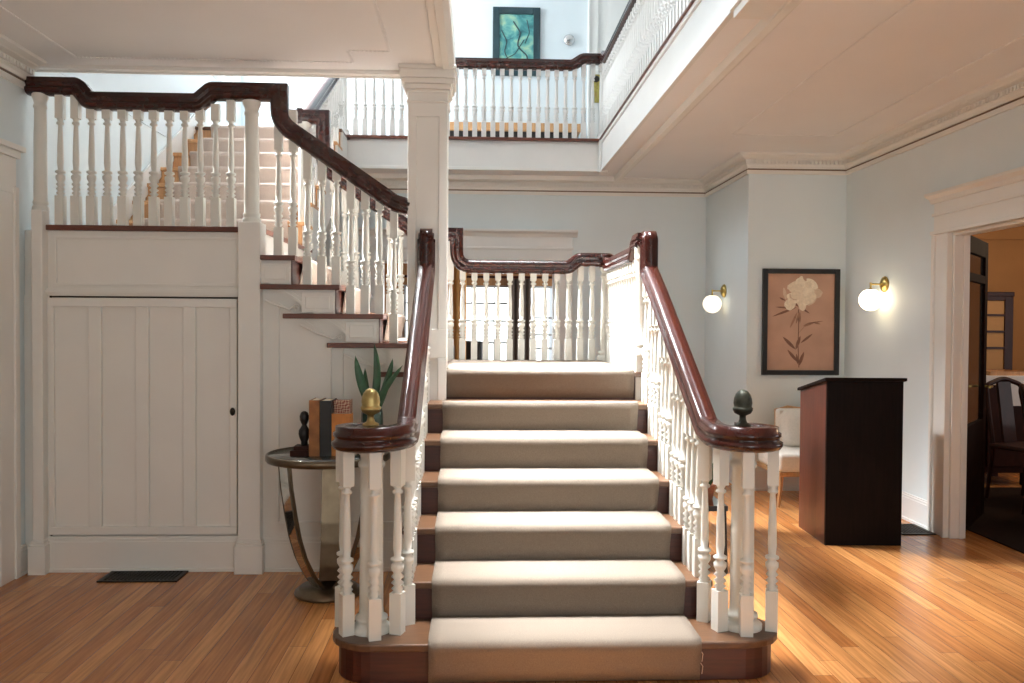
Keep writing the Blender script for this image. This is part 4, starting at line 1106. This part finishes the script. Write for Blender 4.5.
drape('curtain', 'golden brown curtain at the left of the bright window beyond the back doorway', -.36, -.12, BACK+1.6, M['gold_curtain'], 3, .05, 2.3)
o = obj('curtain_rail', MB().tube([(-1.3, SY-.12, 2.14), (1.5, SY-.12, 2.14)], .018, 10), M['dine_wood']); tag(o, 'dark wooden curtain rail above the bright back windows', 'curtain rail')
def armchair(label, x, y):
    t = thing('armchair', label, 'armchair', (x, y, 0), 'sun room armchairs', local=True)
    soft('seat', -.28, .28, -.28, .28, .22, .46, M['black'], t, .03)
    soft('backrest', -.28, .28, .2, .34, .4, 1.24, M['black'], t, .05)
    for sx in (-1, 1): soft('armrest', sx*.34-.05, sx*.34+.05, -.28, .3, .22, .64, M['black'], t, .03)
    for sx in (-.26, .26):
        for sy in (-.24, .28): obj('leg', MB().tube([(sx, sy, .23), (sx, sy, 0)], [.022, .016], 8), M['dine_wood'], t)
    return t
ac = armchair('black armchair showing above the landing in the left of the back doorway', -.08, 11.2); ac.rotation_euler = (0, 0, PI*.9)
dup(ac, (-.42, 9.7, 0), PI*.9, 'black armchair in front of the golden brown curtain beyond the back doorway')

# ------------------------------------------------------------------ camera
f, yaw, pit, rol = 856.5, .0425, -.0198, .0064
cam = bpy.data.cameras.new('camera'); co = bpy.data.objects.new('camera', cam); col.objects.link(co)
cam.sensor_width = 36; cam.lens = f/1024*36; cam.clip_start = .05
cyw, syw = math.cos(yaw), math.sin(yaw)
F = Vector((syw, cyw, 0)); Rt = Vector((cyw, -syw, 0)); U = Vector((0, 0, 1))
F2_ = F*math.cos(pit)+U*math.sin(pit); U2 = U*math.cos(pit)-F*math.sin(pit)
R2 = Rt*math.cos(rol)+U2*math.sin(rol); U3 = U2*math.cos(rol)-Rt*math.sin(rol)
co.matrix_world = Matrix(((R2.x, U3.x, -F2_.x, 0), (R2.y, U3.y, -F2_.y, 0), (R2.z, U3.z, -F2_.z, 1.45), (0, 0, 0, 1)))
sc.camera = co

# ------------------------------------------------------------------ light: windows and lamps, plus unseen fills added to brighten
def area(name, loc, rot, sx, sy, power, colr=(1, 1, 1)):
    l = bpy.data.lights.new(name, 'AREA'); l.shape = 'RECTANGLE'; l.size = sx; l.size_y = sy; l.energy = power; l.color = colr
    o = bpy.data.objects.new(name, l); col.objects.link(o); o.location = loc; o.rotation_euler = rot; return o
area('skylight', ((SKX0+SKX1)/2, (SKY0+SKY1)/2, TOP+.1), (0, 0, 0), SKX1-SKX0-.05, SKY1-SKY0-.05, 140, (.96, .98, 1)).data.spread = .55  # narrow overhead fill, added above the well to brighten the treads
for (a, b), pw, wc in zip(WX, (17, 46), ((1, .92, .80), (.90, .96, 1))):
    area('hall_window_light', ((a+b)/2, FRONT-.04, 1.55), (-PI/2, 0, PI), b-a, 1.9, pw, wc)  # unseen fill from behind the viewer, added to lift the hall
sw_ = area('stair_window_light', (LW+.02, 8.4, (LWZ0+LWZ1)/2), (0, 0, 0), LWZ1-LWZ0-.05, 1.5, 110, (.90, .96, 1)); sw_.rotation_euler = (0, -PI/2, 0)
# bright open sky seen through the same window, falling steeply into the hall
sk = area('stair_window_sky', (LW-.5, 7.45, 5.35), (0, 0, 0), 2.6, 1.1, 230, (.97, .98, 1)); sk.data.spread = .52
sk.rotation_euler = Vector((3.7, -2.4, -4.9)).to_track_quat('-Z', 'Y').to_euler()
area('sunroom_daylight', (-.2, SY+.3, 1.3), (-PI/2, 0, 0), 2.6, 1.4, 40, (.95, .98, 1))
area('sunroom_side_daylight', (2.5, 10.6, 1.5), (0, PI/2, 0), 1.6, 1.8, 45, (.95, .98, 1))  # side fill added without a window, brightens the curtains
area('dining_daylight', (DXR-.05, 5.2, 1.5), (0, PI/2, 0), 1.3, 1.6, 20, (.95, .97, 1))  # fill added with no window behind it, brightens the white cloth
p = bpy.data.lights.new('dining_lamp', 'POINT'); p.energy = 18; p.color = (1, .72, .45); p.shadow_soft_size = .12  # unseen warm fill added to lift the ochre wall
o = bpy.data.objects.new('dining_lamp', p); col.objects.link(o); o.location = (5.4, 7.2, 2.3)

w = bpy.data.worlds.new('world'); sc.world = w; w.use_nodes = True
bg = w.node_tree.nodes['Background']; bg.inputs[0].default_value = (.86, .93, 1, 1); bg.inputs[1].default_value = .8

sc.view_settings.view_transform = 'Standard'; sc.view_settings.look = 'None'; sc.view_settings.gamma = 1; sc.view_settings.exposure = .44
sc.view_settings.use_curve_mapping = False
sc.cycles.max_bounces = 10; sc.cycles.diffuse_bounces = 6; sc.cycles.glossy_bounces = 4
sc.cycles.use_denoising = True; sc.cycles.sample_clamp_indirect = 6
sc.cycles.caustics_reflective = False; sc.cycles.caustics_refractive = False
